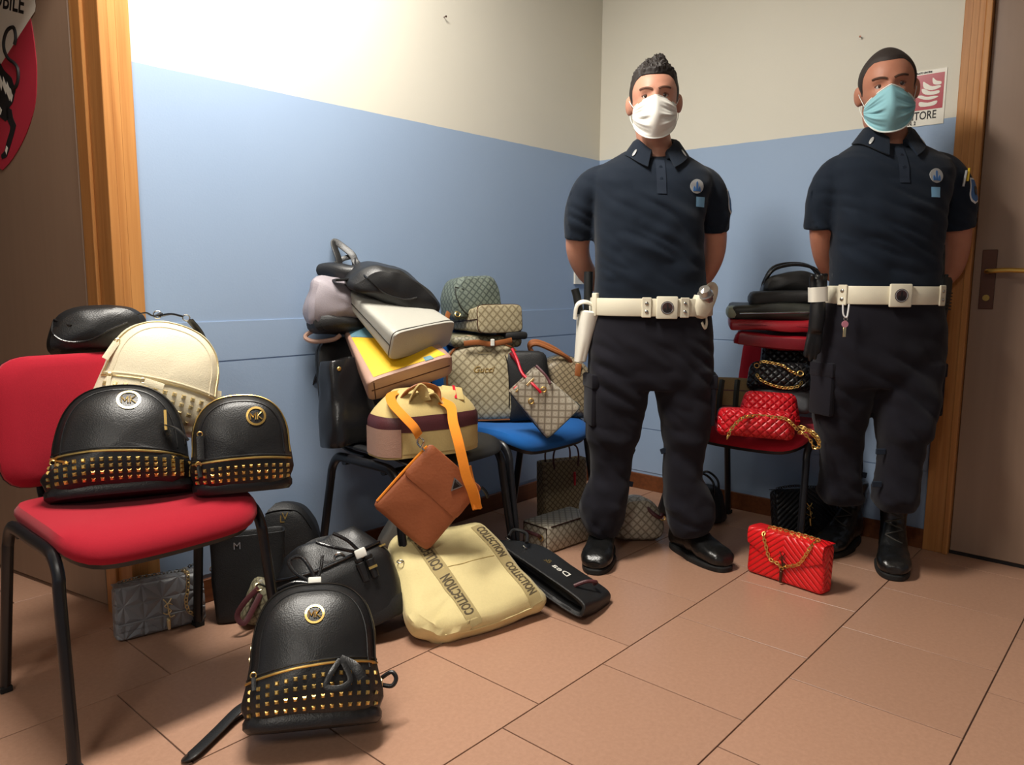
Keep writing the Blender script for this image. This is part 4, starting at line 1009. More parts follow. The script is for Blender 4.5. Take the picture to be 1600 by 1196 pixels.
# nude, yellow and blue tote, base towards the room
m = frame(P(643, 592, 2.42), (.98, .10, .02), (-.42, .60, .46)); b = thing('colour_block_tote', 'nude pink tote with yellow and blue front lying in the black chair pile', 'bag', m=m)
W5, H5 = .295, .35
VF = tote(W5, .09, H5, .22, .05, 7, 80)
sf = bodypart(b, VF, 'nude_leather')
def fpatch(sf, pts, off=.0012, n=14):
    """coloured panel laid on the front face; pts is a quad (x, z)"""
    V, F = [], []; q = [np.array(p, float) for p in pts]
    for i in range(n + 1):
        for j in range(n + 1):
            u, v = i / n, j / n; c = q[0] * (1 - u) * (1 - v) + q[1] * u * (1 - v) + q[2] * u * v + q[3] * (1 - u) * v
            p, nn = sf.front(c[0], c[1]); V.append(tuple(p + nn * off))
    for i in range(n):
        for j in range(n): a = i * (n + 1) + j; F.append((a, a + n + 1, a + n + 2, a + 1))
    return V, F
mk('yellow_panel', fpatch(sf, [(-.12, .014), (.128, .014), (.09, .11), (-.11, .24)]), 'yellow_leather', b)
mk('blue_panel', fpatch(sf, [(-.11, .243), (.09, .113), (.10, .335), (-.10, .335)]), 'teal_leather', b)
mk('blue_insert', fpatch(sf, [(.055, .010), (.085, .010), (.080, .03), (.055, .03)], .002), 'teal_leather', b)
mk('base_seam', tube([(x, -.003, -.001) for x in (-.135, -.05, .05, .135)], .0016, 6), 'bronze', b)
mk('corner_seam', tube([(-.125, y, -.001) for y in (-.036, 0, .036)], .0016, 6), 'bronze', b)
mk('handle', tube(local(m, [P(560, 512, 2.60), P(538, 508, 2.58), P(508, 512, 2.56), P(482, 521, 2.55), P(478, 529, 2.54), P(492, 534, 2.53), P(520, 531, 2.53), P(532, 524, 2.54)]), .0075, 8, per=5), 'nude_leather', b)
mk('handle_ring', xf(torus(.010, .002, 12, 6), Matrix.Translation((.0, -.03, H5 - .01)) @ Matrix.Rotation(R(70), 4, 'X')), 'bronze', b)
# light grey tote, base towards the room
m = frame(P(662, 532, 2.45), (.95, .14, -.20), (-.62, .56, .44)); b = thing('grey_tote', 'light grey leather tote tipped over the yellow tote', 'bag', m=m)
VF = tote(.25, .105, .46, .16, .04, 7, 80)
sf = bodypart(b, crumple(VF, .002, 6, 4), 'grey_leather')
mk('base_seam', tube([(x * 1.0, y, .010) for x, y, z in sring(0, 0, 0, .126, .053, 7, 64)], .0014, 6, True), 'gunmetal', b)
mk('side_seam', tube([(-.126, -.0, .01), (-.111, 0, .15), (-.087, 0, .44)], .0014, 6), 'gunmetal', b)
mk('strap_ring', xf(torus(.008, .0016, 12, 6), Matrix.Translation((-.10, .01, .34)) @ Matrix.Rotation(R(90), 4, 'Y')), 'gold', b)
# tan crossbody hanging from the seat edge
m = place(P(669, 776, 2.20), (-5, 43, 10)); m = m @ Matrix.Translation((0, 0, -.125)); b = thing('crossbody_bag', 'tan brown leather crossbody hanging by an orange strap from the black chair', 'bag', m=m)
VF = crumple(puff(rounded([(-.108, 0, .018), (.108, 0, .018), (.104, .245, .012), (-.104, .245, .012)], 72), prof(.032, .004, .003, .010, .95)), .0025, 9, 3)
sf = bodypart(b, VF, 'tan_leather')
flp = puff(rounded([(-.106, .128, .014), (.106, .128, .014), (.105, .249, .010), (-.105, .249, .010)], 64), [(.02, -.0235), (.8, -.023), (.97, -.0215), (1, -.019), (.97, -.0165), (.5, -.016), (.02, -.016)])
fo = mk('flap', crumple(flp, .002, 9, 3), 'tan_leather', b); sff = Surf(flp)
mk('edge_piping', tube([(-.108, -.010, .02), (-.1085, -.011, .12), (-.105, -.010, .235)], .004, 6, per=4), 'orange_web', b)
tri = stand(poly([(-.020, .014), (.020, .014), (0, -.024)], .003)); 
bd = mk('triangle_badge', rot(tri, 0, 'Y'), 'silver', fo, False); bd.location = (.035, -.0245, .205)
tri2 = stand(poly([(-.014, .0105), (.014, .0105), (0, -.016)], .0006)); bi = mk('badge_inlay', tri2, 'gunmetal', fo, False); bi.location = (.035, -.028, .205)
tt = mk('lettering', stand(text('PRADA', .0075, 0, sx=.85)), 'silver', fo, False); tt.location = (.035, -.0292, .2125)
L = lambda pts: local(m, pts)
mk('orange_strap', ribbon(L([P(655, 682, 2.20), P(647, 668, 2.19), P(630, 650, 2.20), P(614, 632, 2.24), P(611, 618, 2.28), P(628, 612, 2.33), P(655, 610, 2.36)]), .030, .0025, up=(.4, -.8, .4)), 'orange_web', b)
mk('orange_strap', ribbon(L([P(672, 612, 2.36), P(688, 626, 2.33), P(704, 636, 2.28), P(708, 660, 2.22), P(716, 690, 2.18), P(723, 720, 2.165), P(729, 745, 2.16), P(738, 768, 2.16), P(746, 796, 2.17)]), .030, .0025, up=(.5, -.8, .1)), 'orange_web', b)
mk('orange_strap', ribbon(L([P(746, 796, 2.17), P(744, 775, 2.185), P(736, 752, 2.19), P(731, 730, 2.19)]), .030, .0025, up=(.5, -.8, .1)), 'orange_web', b)
mk('strap_clip', join(tube(L([P(658, 700, 2.19), P(662, 690, 2.18), P(656, 684, 2.19), P(652, 692, 2.19), P(658, 700, 2.19)]), .003, 6, per=3), tube(L([P(660, 700, 2.19), P(664, 708, 2.19), P(658, 712, 2.19)]), .003, 6, per=3)), 'silver', b, kind='stuff')
mk('strap_clip', tube(L([P(752, 762, 2.22), P(758, 768, 2.22), P(763, 778, 2.22)]), .005, 6, per=3), 'gunmetal', b)

# ------------------------------------------------------------------ bags on the blue chair
m = place(PZ(754, 662, zS) + Vector((.0, .065, .002)), (-7, 0, 12)); b = thing('canvas_backpack', 'patterned canvas backpack with tan edging on the blue chair', 'backpack', m=m)
o = arch(.305, .295, .50, 3.6, .02, .95)
VF = crumple(puff(o, prof(.12, .015, .01, .018, .93)), .003, 8, 3); sf = bodypart(b, VF, 'mono_beige')
ed = [(x * .985, -.052, .145 + (z - .145) * .985) for x, z in o]
mk('tan_edging', tube(ed, .0045, 6, True), 'brown_trim', b)
mk('gold_plate', mv(box(-.026, .026, -.003, 0, -.003, .003, .001), *(sf.front(0, .255)[0])), 'pale_gold', b)
mk('gold_script', decal(sf, text('Gucci', .034, .0015, shear=.4, dense=.008), -.01, .192), 'gold', b, False)
mk('pocket_zip', tube(sf.line([(.078, .245), (.088, .2), (.09, .12), (.088, .05)], .001), .002, 6), 'gunmetal', b)
mk('top_handle', ribbon([(-.08, -.02, .288), (-.06, -.035, .318), (.0, -.04, .305), (.06, -.035, .318), (.08, -.02, .29)], .020, .006), 'brown_trim', b)
# flat patterned bag, tote on its side and green boxy bag stacked on it
m = place(P(757, 541, 2.93), (0, 0, 16)); b = thing('flat_bag', 'flat patterned bag with tan strap between the backpack and the upper tote', 'bag', m=m)
sf = bodypart(b, crumple(mv(box(-.145, .135, -.10, .10, 0, .045, .018), 0, .03, 0), .006, 8, 7), 'mono_olive')
mk('tan_strap', ribbon([(-.10, -.085, .018), (-.05, -.092, .022), (0, -.09, .015), (.05, -.092, .022), (.085, -.085, .028)], .020, .006, up=(0, -1, 0)), 'brown_trim', b)
mk('paper_tag', box(.0, .014, -.103, -.090, .008, .034, .002), 'white_paper', b)
mk('dark_lining', box(.06, .15, -.085, .06, .03, .058, .01), 'blk_soft', b)
m = frame(P(783, 498, 2.86), (1, .06, .05), (-.52, .80, -.10)); b = thing('canvas_tote', 'patterned canvas tote on its side, square base towards the room', 'bag', m=m)
VF = tote(.195, .105, .28, .16, .05, 7, 80); sf = bodypart(b, crumple(VF, .002, 7, 3), 'mono_beige')
mk('base_seam', tube([(x, y, .008) for x, y, z in sring(0, 0, 0, .098, .053, 7, 64)], .002, 6, True), 'bronze', b)
mk('side_seam', tube([(-.098, .0, .008), (-.09, 0, .15), (-.082, 0, .27)], .002, 6), 'bronze', b)
mk('handle', tube([(-.05, .03, .27), (-.06, .06, .33), (-.02, .07, .36), (.03, .05, .33), (.04, .03, .27)], .006, 8, per=4), 'brown_trim', b)
m = place(P(737, 497, 2.98), (-4, -4, 30)); b = thing('boxy_bag', 'dark green patterned boxy bag on the very top of the blue chair pile', 'bag', m=m)
sf = bodypart(b, crumple(puff(rounded([(-.10, 0, .02), (.105, 0, .02), (.10, .115, .035), (.07, .158, .025), (-.07, .158, .03), (-.105, .09, .03)], 64), prof(.15, .012, .01, .03, .88)), .005, 8, 4), 'mono_green')
mk('piping', tube(sf.line([(-.085, .13), (-.09, .07), (-.06, .02), (.0, .008), (.09, .01)], .001), .0028, 6), 'olive_dark', b)
mk('tan_tab', ribbon([(-.11, -.03, .03), (-.125, -.045, .01), (-.12, -.05, -.02)], .02, .005, up=(0, -1, 0)), 'brown_trim', b)
mk('buckle', xf(torus(.010, .002, 12, 6), Matrix.Translation((-.10, -.085, .02)) @ Matrix.Rotation(R(70), 4, 'X')), 'gold', b)
# black bag squeezed between
m = place(PZ(822, 668, zS) + Vector((.02, .14, .002)), (-6, -6, 6)); b = thing('dark_bag', 'black bag squeezed between the patterned backpack and dome bag', 'bag', m=m)
sf = bodypart(b, crumple(puff(rounded([(-.09, 0, .02), (.10, 0, .02), (.08, .26, .03), (-.075, .275, .03)], 56), prof(.08, .012, .01, .02)), .005, 8, 6), 'blk_soft')
mk('magenta_edge', tube([(-.055, -.05, .265), (-.03, -.056, .22), (-.012, -.056, .16), (.0, -.055, .10)], .006, 8, per=4), 'wine', b)
# dome bag
m = place(PZ(866, 660, zS) + Vector((.02, .14, .004)), (-8, 8, 4)); b = thing('dome_bag', 'brown patterned dome bag with leather handles beside the left officer', 'bag', m=m)
o = arch(.29, .235, .25, 2.0, .03, 1.0); sf = bodypart(b, crumple(puff(o, prof(.14, .02, .01, .03, .9)), .005, 8, 8), 'mono_brown')
mk('zip_edge', tube([(x, 0, z + .001) for x, z in sorted([q for q in o if q[1] > .06], key=lambda q: -q[0])], .006, 8), 'olive_dark', b)
for y, dz in ((-.05, 0), (-.02, .012)):
    mk('handle', tube([(.03, y, .19), (.0, y - .03, .225), (-.06, y - .045, .245 + dz), (-.13, y - .045, .262 + dz), (-.155, y - .04, .245 + dz), (-.13, y - .03, .215), (-.09, y, .16)], .009, 8, per=5), 'brown_trim', b)
mk('strap_tab', mv(box(-.012, .012, -.006, .004, -.03, .02, .003), *(sf.front(.045, .19)[0])), 'brown_trim', b)
mk('handle_ring', xf(torus(.010, .002, 12, 6), Matrix.Translation(sf.front(.045, .20)[0] + Vector((0, -.006, 0))) @ Matrix.Rotation(R(90), 4, 'X')), 'gold', b)
# small tote tipped forward with red straps
m = place(P(878, 657, 2.70), (10, -44, 4)); b = thing('small_tote', 'small patterned tote with red chain straps tipped over on the blue chair', 'bag', m=m)
VF = tote(.165, .085, .215, .125, .03, 6, 64); sf = bodypart(b, crumple(VF, .003, 8, 5), 'mono_grey')
mk('side_piping', tube([(-.084, 0, .004), (-.074, 0, .12), (-.063, 0, .21)], .0025, 6), 'olive_dark', b)
mk('base_piping', tube([(x, y, .004) for x, y, z in sring(0, 0, 0, .083, .043, 6, 48)], .0022, 6, True), 'olive_dark', b)
mk('metal_plate', mv(box(-.018, .018, -.002, 0, -.004, .004, .001), *(sf.front(.015, .195)[0])), 'pale_gold', b)
for x in (-.03, .03): mk('hook', xf(torus(.009, .0025, 12, 6), Matrix.Translation(sf.front(x, .145)[0] + Vector((0, -.005, 0))) @ Matrix.Rotation(R(80), 4, 'X')), 'gold', b)
L = lambda pts: local(m, pts)
mk('red_strap', tube(L([P(800, 545, 2.72), P(808, 562, 2.70), P(815, 582, 2.67), P(826, 594, 2.65), P(838, 606, 2.63), P(845, 614, 2.63)]), .005, 8, per=4), 'wax_red', b)
mk('red_strap', tube(L([P(838, 572, 2.68), P(848, 582, 2.66), P(856, 592, 2.65), P(860, 600, 2.64)]), .005, 8, per=4), 'burgundy', b)
mk('heart_charm', join(xf(sphere(.017, .008, .017), Matrix.Translation(L([P(809, 610, 2.66)])[0])), xf(sphere(.013, .008, .013), Matrix.Translation(L([P(816, 617, 2.66)])[0]))), 'wax_red', b, kind='stuff')
mk('charm_ring', xf(torus(.008, .002, 12, 6), Matrix.Translation(L([P(807, 610, 2.645)])[0])), 'gold', b)

# ------------------------------------------------------------------ bags on the right red chair
def qbag(label, mm, w_, h, d, mat, bulge=.02, seed=1, taper=.92, name='quilted_bag', rr=.025):
    b = thing(name, label, 'bag', m=mm)
    sf = bodypart(b, crumple(puff(rounded([(-w_ / 2, 0, rr), (w_ / 2, 0, rr), (w_ / 2 * taper, h, rr), (-w_ / 2 * taper, h, rr)], 72), prof(d, bulge, .008, .02, .9)), .003, 9, seed), mat); return b, sf
def flat_m(px, py, Y, rotd): return place(P(px, py, Y), rotd)
b, sf = qbag('tartan beige bag at the back of the right red chair under the red ones', place(PZ(1185, 668, zS) + Vector((.02, .15, .002)), (-8, 0, -18)), .33, .16, .12, 'tartan', name='tartan_bag')
for x in (-.12, -.06, .0, .07, .13): mk('check_stripe', tube(sf.line([(x, .008), (x, .08), (x * .95, .15)], -.004), .012, 6), 'olive_dark', b)
for z in (.05, .11): mk('check_stripe', tube(sf.line([(-.15, z), (0, z), (.15, z)], -.001), .003, 6), 'burgundy', b)
b, sf = qbag('silver grey bag behind the upper red quilted bag', place(P(1218, 643, 2.86), (-10, 4, -12)), .22, .105, .08, 'silver_leather', seed=4, name='silver_bag')
mk('zipper', tube(sf.line([(-.08, .085), (0, .088), (.08, .085)], .001), .002, 6), 'silver', b)
b, sf = qbag('upper red quilted camera bag on the right red chair', place(P(1199, 664, 2.74), (-12, 2, -14)), .225, .118, .09, 'quilt_red', taper=.78, seed=5, name='quilted_bag')
mk('piping', tube(sf.line([(-.105, .02), (0, .015), (.105, .02)], .001), .003, 6), 'red_leather', b)
mq = place(PZ(1186, 690, .470) + Vector((.0, .055, .004)), (-6, 2, -12)); b, sf = qbag('lower red quilted bag with gold chain at the front of the right red chair', mq, .265, .098, .085, 'quilt_red', seed=7, name='quilted_bag', taper=.97)
mk('chain', chain(local(mq, [P(1136, 686, 2.555), P(1142, 672, 2.56), P(1152, 660, 2.565), P(1164, 652, 2.58), P(1182, 650, 2.59), P(1205, 652, 2.58), P(1225, 654, 2.57), P(1236, 661, 2.56), P(1246, 672, 2.56)]), .016, .002), 'gold', b)
mk('chain', chain(local(mq, [P(1244, 668, 2.62), P(1254, 668, 2.61), P(1266, 676, 2.60), P(1276, 686, 2.59), P(1280, 698, 2.58), P(1272, 700, 2.58), P(1266, 688, 2.59), P(1256, 678, 2.60), P(1248, 676, 2.61), P(1262, 672, 2.60), P(1275, 680, 2.585), P(1281, 692, 2.58)]), .016, .002), 'gold', b)
b, sf = qbag('black quilted flap bag with looped chain in the right chair pile', place(P(1216, 611, 2.84), (-14, 1, -14)), .235, .105, .08, 'quilt_black', seed=8, name='quilted_bag')
mk('chain', chain([(-.075, -.062, .095), (-.06, -.068, .098), (.0, -.07, .088), (.03, -.07, .07), (.06, -.07, .055)], .014, .0018), 'gold', b)
mk('chain', chain([(-.085, -.062, .05), (-.07, -.068, .03), (-.03, -.07, .012), (.02, -.07, .004), (.06, -.07, .012), (.075, -.066, .03)], .014, .0018), 'gold', b)
mk('eyelet', join(xf(torus(.010, .003, 14, 6), Matrix.Translation(sf.front(.07, .062)[0] + Vector((0, -.004, 0))) @ Matrix.Rotation(R(80), 4, 'X')), xf(torus(.009, .002, 14, 6), Matrix.Translation(sf.front(-.085, .085)[0] + Vector((0, -.004, 0))) @ Matrix.Rotation(R(80), 4, 'X'))), 'gold', b, kind='stuff')
b, sf = qbag('black diamond quilted bag below the flat red bags on the right chair', place(P(1232, 577, 2.94), (-10, 0, -14)), .215, .11, .09, 'quilt_black', seed=9, name='quilted_bag')
mk('top_seam', tube(sf.line([(-.09, .095), (0, .098), (.09, .095)], .001), .003, 6), 'blk_soft', b)
def slab(label, mm, w_, d, h, mat, seed, name='flat_bag', amp=.011):
    b = thing(name, label, 'bag', m=mm); VF = crumple(box(-w_ / 2, w_ / 2, -d / 2, d / 2, 0, h, h * .30), amp * .6, 9, seed)
    bm = bmesh.new(); vs = [bm.verts.new(v) for v in VF[0]]
    for f in VF[1]: bm.faces.new([vs[i] for i in f])
    bmesh.ops.subdivide_edges(bm, edges=[e for e in bm.edges if e.calc_length() > .05], cuts=6, use_grid_fill=True)
    bm.verts.index_update(); VF = ([v.co[:] for v in bm.verts], [tuple(v.index for v in f.verts) for f in bm.faces]); bm.free()
    VF = crumple(VF, amp, 7, seed); sf = bodypart(b, VF, mat); return b, sf
b, sf = slab('lower dark red flat bag folded over the right red chair backrest', place(P(1212, 541, 2.94), (3, 3, -16)), .30, .22, .052, 'dark_red', 3)
mk('front_flap', crumple(ribbon([(-.14, -.118, .03), (-.05, -.124, .028), (.05, -.124, .026), (.14, -.118, .03)], .04, .006, up=(0, -1, 0)), .003, 8, 2), 'wine', b)
b, sf = slab('upper wine red flat bag on the right red chair pile', place(P(1204, 514, 2.95), (2, 1, -14)), .315, .22, .040, 'dark_red', 5)
mk('zipper', tube([(-.15, -.112, .02), (0, -.114, .022), (.15, -.112, .02)], .003, 6, per=4), 'wine', b)
b, sf = slab('black flat bag with pale sage edge on the right red chair pile', place(P(1204, 499, 2.96), (0, -1, -14)), .31, .21, .058, 'olive_dark', 6)
mk('sage_end', crumple(mv(box(-.165, -.10, -.10, .08, .004, .054, .018), 0, 0, 0), .004, 9, 2), 'sage', b)
mk('zipper', tube([(-.12, -.107, .026), (0, -.112, .028), (.14, -.107, .03)], .003, 6, per=4), 'silver', b)
b, sf = slab('plain black soft bag lying under the handled black handbag', place(P(1226, 476, 2.96), (0, 0, -12)), .27, .19, .05, 'blk_soft', 8)
m = place(P(1236, 463, 2.98), (-10, 3, -10)); b = thing('handbag', 'black handbag with two round handles topping the right chair pile', 'bag', m=m)
sf = bodypart(b, crumple(puff(rounded([(-.12, 0, .03), (.125, 0, .03), (.11, .07, .03), (.03, .095, .03), (-.10, .065, .03)], 64), prof(.12, .02, .01, .03, .86)), .006, 9, 6), 'blk')
for y, h_ in ((-.03, .088), (.03, .105)): mk('handle', tube([(-.105, y, .03), (-.10, y, .06), (-.07, y, h_ + .01), (.0, y, h_ + .03), (.07, y, h_ + .02), (.11, y, .07), (.115, y, .03)], .0065, 8, per=5), 'blk_shiny', b)
# ------------------------------------------------------------------ people
def skin_mat(name, c, c2):
    t = NT(name); t.base(t.mix(t.noise(30, 4), lin(c2), lin(c))); t.set(.5, spec=.4, sss=.12); t.bump(t.noise(260, 2), .06, .001); MATS[name] = t.m
skin_mat('skin_a', (203, 150, 127), (190, 132, 108)); skin_mat('skin_b', (186, 130, 106), (172, 114, 90))
cloth('polo_navy', (19, 29, 42), 1400, .25, .85, .10, sheen=.08); cloth('trouser_navy', (23, 22, 30), 1200, .3, .9, .10, sheen=.08)
plain('collar_navy', (20, 32, 48), .9); leather('boot_leather', (18, 18, 18), .30, grain=160, bump=.15); plain('sole_rubber', (15, 15, 15), .75); plain('lace', (58, 55, 50), .8)
leather('belt_white', (222, 215, 192), .45, grain=400, bump=.06, var=.03); plain('buckle_white', (228, 222, 200), .35); plain('emblem_dark', (64, 40, 38), .4)
cloth('mask_white', (236, 234, 226), 500, .12, .9, .02, sheen=0); cloth('mask_blue', (140, 190, 200), 500, .12, .9, .03, sheen=0); plain('mask_edge', (226, 232, 226), .9)
plain('eyelid', (120, 76, 60), .7); plain('eye_white', (214, 206, 198), .25); plain('iris', (56, 38, 28), .2); plain('hair_a', (34, 27, 24), .6); plain('hair_b', (42, 33, 30), .7); plain('brow_a', (92, 62, 48), .9); plain('brow_b', (72, 48, 36), .9)
plain('patch_silver', (176, 178, 178), .4, .3); plain('patch_blue', (58, 104, 160), .6); plain('patch_sky', (126, 176, 212), .7); plain('patch_white', (222, 222, 222), .6); plain('key_pink', (196, 130, 146), .4); plain('button', (30, 40, 54), .35); plain('radio_black', (22, 23, 22), .5); plain('holster_white', (232, 228, 214), .4); plain('glove_black', (18, 17, 18), .45); plain('pen_yellow', (226, 190, 40), .4); plain('clear_grey', (168, 164, 158), .15, .6)

def head_pt(d):
    """unit direction -> head surface (front is -y)"""
    x, y, z = d
    X = .0765 * x; Y = (.098 if y < 0 else .102) * y; Z = .124 * z
    if z < -.12:
        q = (-z - .12) / .88
        X *= 1 - .34 * q ** 1.25; 
        if y > 0: Y *= 1 - .55 * q
        else: Y *= 1 + .06 * q
        if y < 0: Y -= .012 * q * (-y)
    if z > 0: X *= 1 + .13 * math.sin(math.pi * min(1, z)) ; Y *= 1 + .09 * math.sin(math.pi * min(1, z))
    if y < 0:
        f = -y
        if -.30 < Z / .124 < .25:
            zz = Z / .124; t = (.22 - zz) / .44
            if 0 < t < 1.15: Y -= .023 * math.exp(-(X / (.009 + .007 * t)) ** 2) * (t ** 1.1 if t <= 1 else max(0, 1 - (t - 1) * 7)) * f
        Y += .0105 * math.exp(-((abs(X) - .031) / .016) ** 2 - ((Z - .010) / .0115) ** 2) * f
        Y -= .006 * math.exp(-((abs(X) - .028) / .022) ** 2 - ((Z - .030) / .008) ** 2) * f
        Y -= .004 * math.exp(-((abs(X) - .045) / .018) ** 2 - ((Z + .018) / .014) ** 2) * f
    return Vector((X, Y, Z))
def head_mesh(nu=64, nv=44):
    rings = []
    for j in range(1, nv):
        ph = math.pi * j / nv - math.pi / 2
        rings.append([head_pt((math.cos(ph) * math.cos(2 * math.pi * i / nu), math.cos(ph) * math.sin(2 * math.pi * i / nu), math.sin(ph))) for i in range(nu)])
    return loft(rings)
def hairline(az):
    """lowest unit-z of the hair at azimuth az (0 front .. pi back)"""
    pts = [(0, .60), (.4, .61), (.72, .60), (.95, .50), (1.12, .30), (1.24, .02), (1.36, -.16), (1.62, -.05), (1.8, -.10), (2.1, -.30), (2.6, -.48), (math.pi, -.52)]
    for (a, p), (b, q) in zip(pts, pts[1:]):
        if az <= b: return p + (q - p) * (az - a) / (b - a)
    return -.52
def hair_mesh(thick, low=0.0, nu=140, nv=34):
    outer, inner = [], []
    for j in range(nv + 1):
        f = j / nv; ro, ri = [], []
        for i in range(nu):
            a = 2 * math.pi * i / nu; az = abs(math.atan2(math.sin(a - 1.5 * math.pi), math.cos(a - 1.5 * math.pi)))
            el0 = math.asin(max(-1, min(1, hairline(az) + low))); el = el0 + (math.pi / 2 * .995 - el0) * f
            d = Vector((math.cos(el) * math.cos(a), math.cos(el) * math.sin(a), math.sin(el))); p = head_pt(d)
            n = Vector((p.x / .0765 ** 2, p.y / .1 ** 2, p.z / .124 ** 2)).normalized()
            k = min(1, f * 6 + .15)
            ro.append(p + n * (thick(d, az) * k)); ri.append(p - n * .004)
        outer.append(ro); inner.append(ri)
    V, F = loft(inner[::-1] + outer, False, True); return V, F
def limb(pts, e=2.0, n=20):
    """tapering limb through (x, y, z, r) points"""
    q = cat(pts, 6); path = [p[:3] for p in q]; fr = frames(path, (0, -1, .3)); rings = []
    for (p, t, u, v), c in zip(fr, q): rings.append([p + u * (c[3] * math.cos(2 * math.pi * k / n)) + v * (c[3] * math.sin(2 * math.pi * k / n)) for k in range(n)])
    return loft(rings)
def hand(wrist, d, palm_n, side):
    """relaxed hand from wrist along d; palm faces palm_n; side +1/-1 puts the thumb"""
    d = Vector(d).normalized(); n = Vector(palm_n); n = (n - d * n.dot(d)).normalized(); s = d.cross(n) * side; w_ = Vector(wrist); out = []
    P_ = lambda a, b, c: w_ + d * a + s * b + n * c
    out.append(limb([(*P_(-.02, 0, 0), .026), (*P_(.03, 0, 0), .033), (*P_(.075, 0, 0), .036), (*P_(.09, 0, 0), .024)]))
    for k, (b, L, r) in enumerate(((.030, .070, .0092), (.010, .080, .0095), (-.010, .074, .0092), (-.028, .058, .0082))):
        out.append(limb([(*P_(.07, b * .95, 0), r * 1.1), (*P_(.09 + L * .25, b * 1.05, .008), r), (*P_(.09 + L * .6, b * 1.05, .026), r * .95), (*P_(.09 + L * .78, b, .046), r * .85)], n=12))
    out.append(limb([(*P_(.015, .026, .004), .014), (*P_(.045, .048, .016), .0125), (*P_(.072, .056, .028), .0105), (*P_(.092, .052, .036), .009)], n=12))
    return join(*out)
def folds(VF, amp, fz=26, seed=0, zr=None):
    """soft, mostly horizontal cloth folds"""
    out = []
    for v in VF[0]:
        q = Vector(v); k = 1.0
        if zr: k = max(0.0, min(1.0, (q.z - zr[0]) / max(1e-6, zr[1] - zr[0]))); k = max(.25, math.sin(k * math.pi))
        a = noise.noise(Vector((q.x * 5 + seed, q.y * 5, q.z * fz + q.x * 9))) ; b = noise.noise(Vector((q.x * 14, q.y * 14 + seed, q.z * 14)))
        r2 = Vector((q.x, q.y, 0)); 
        h = amp * k * (abs(a) * 1.8 - .35 + .35 * b)
        d = Vector((0, -1 if q.y < 0 else 1, 0)); out.append(q + d * h)
    return out, VF[1]

class Man:
    def __init__(s, Yp, ox):
        s.Y = Yp; s.ox = ox
    def x(s, px, py): return P(px, py, s.Y).x - s.ox
    def z(s, px, py): return P(px, py, s.Y).z
    def pt(s, px, py, y=0):
        q = P(px, py, s.Y + y); return (q.x - s.ox, y, q.z)
    def ring(s, py, xl, xr, ry, yo=0.0, e=2.5, n=40, inset=0.0, k=1.0):
        c = (xl + xr) / 2; q = P(c, py, s.Y + yo); rx = (P(xr, py, s.Y + yo).x - P(xl, py, s.Y + yo).x) / 2
        return sring(q.x - s.ox, yo, q.z, max(.01, (rx - inset) * k), max(.01, (ry - inset) * k), e, n)

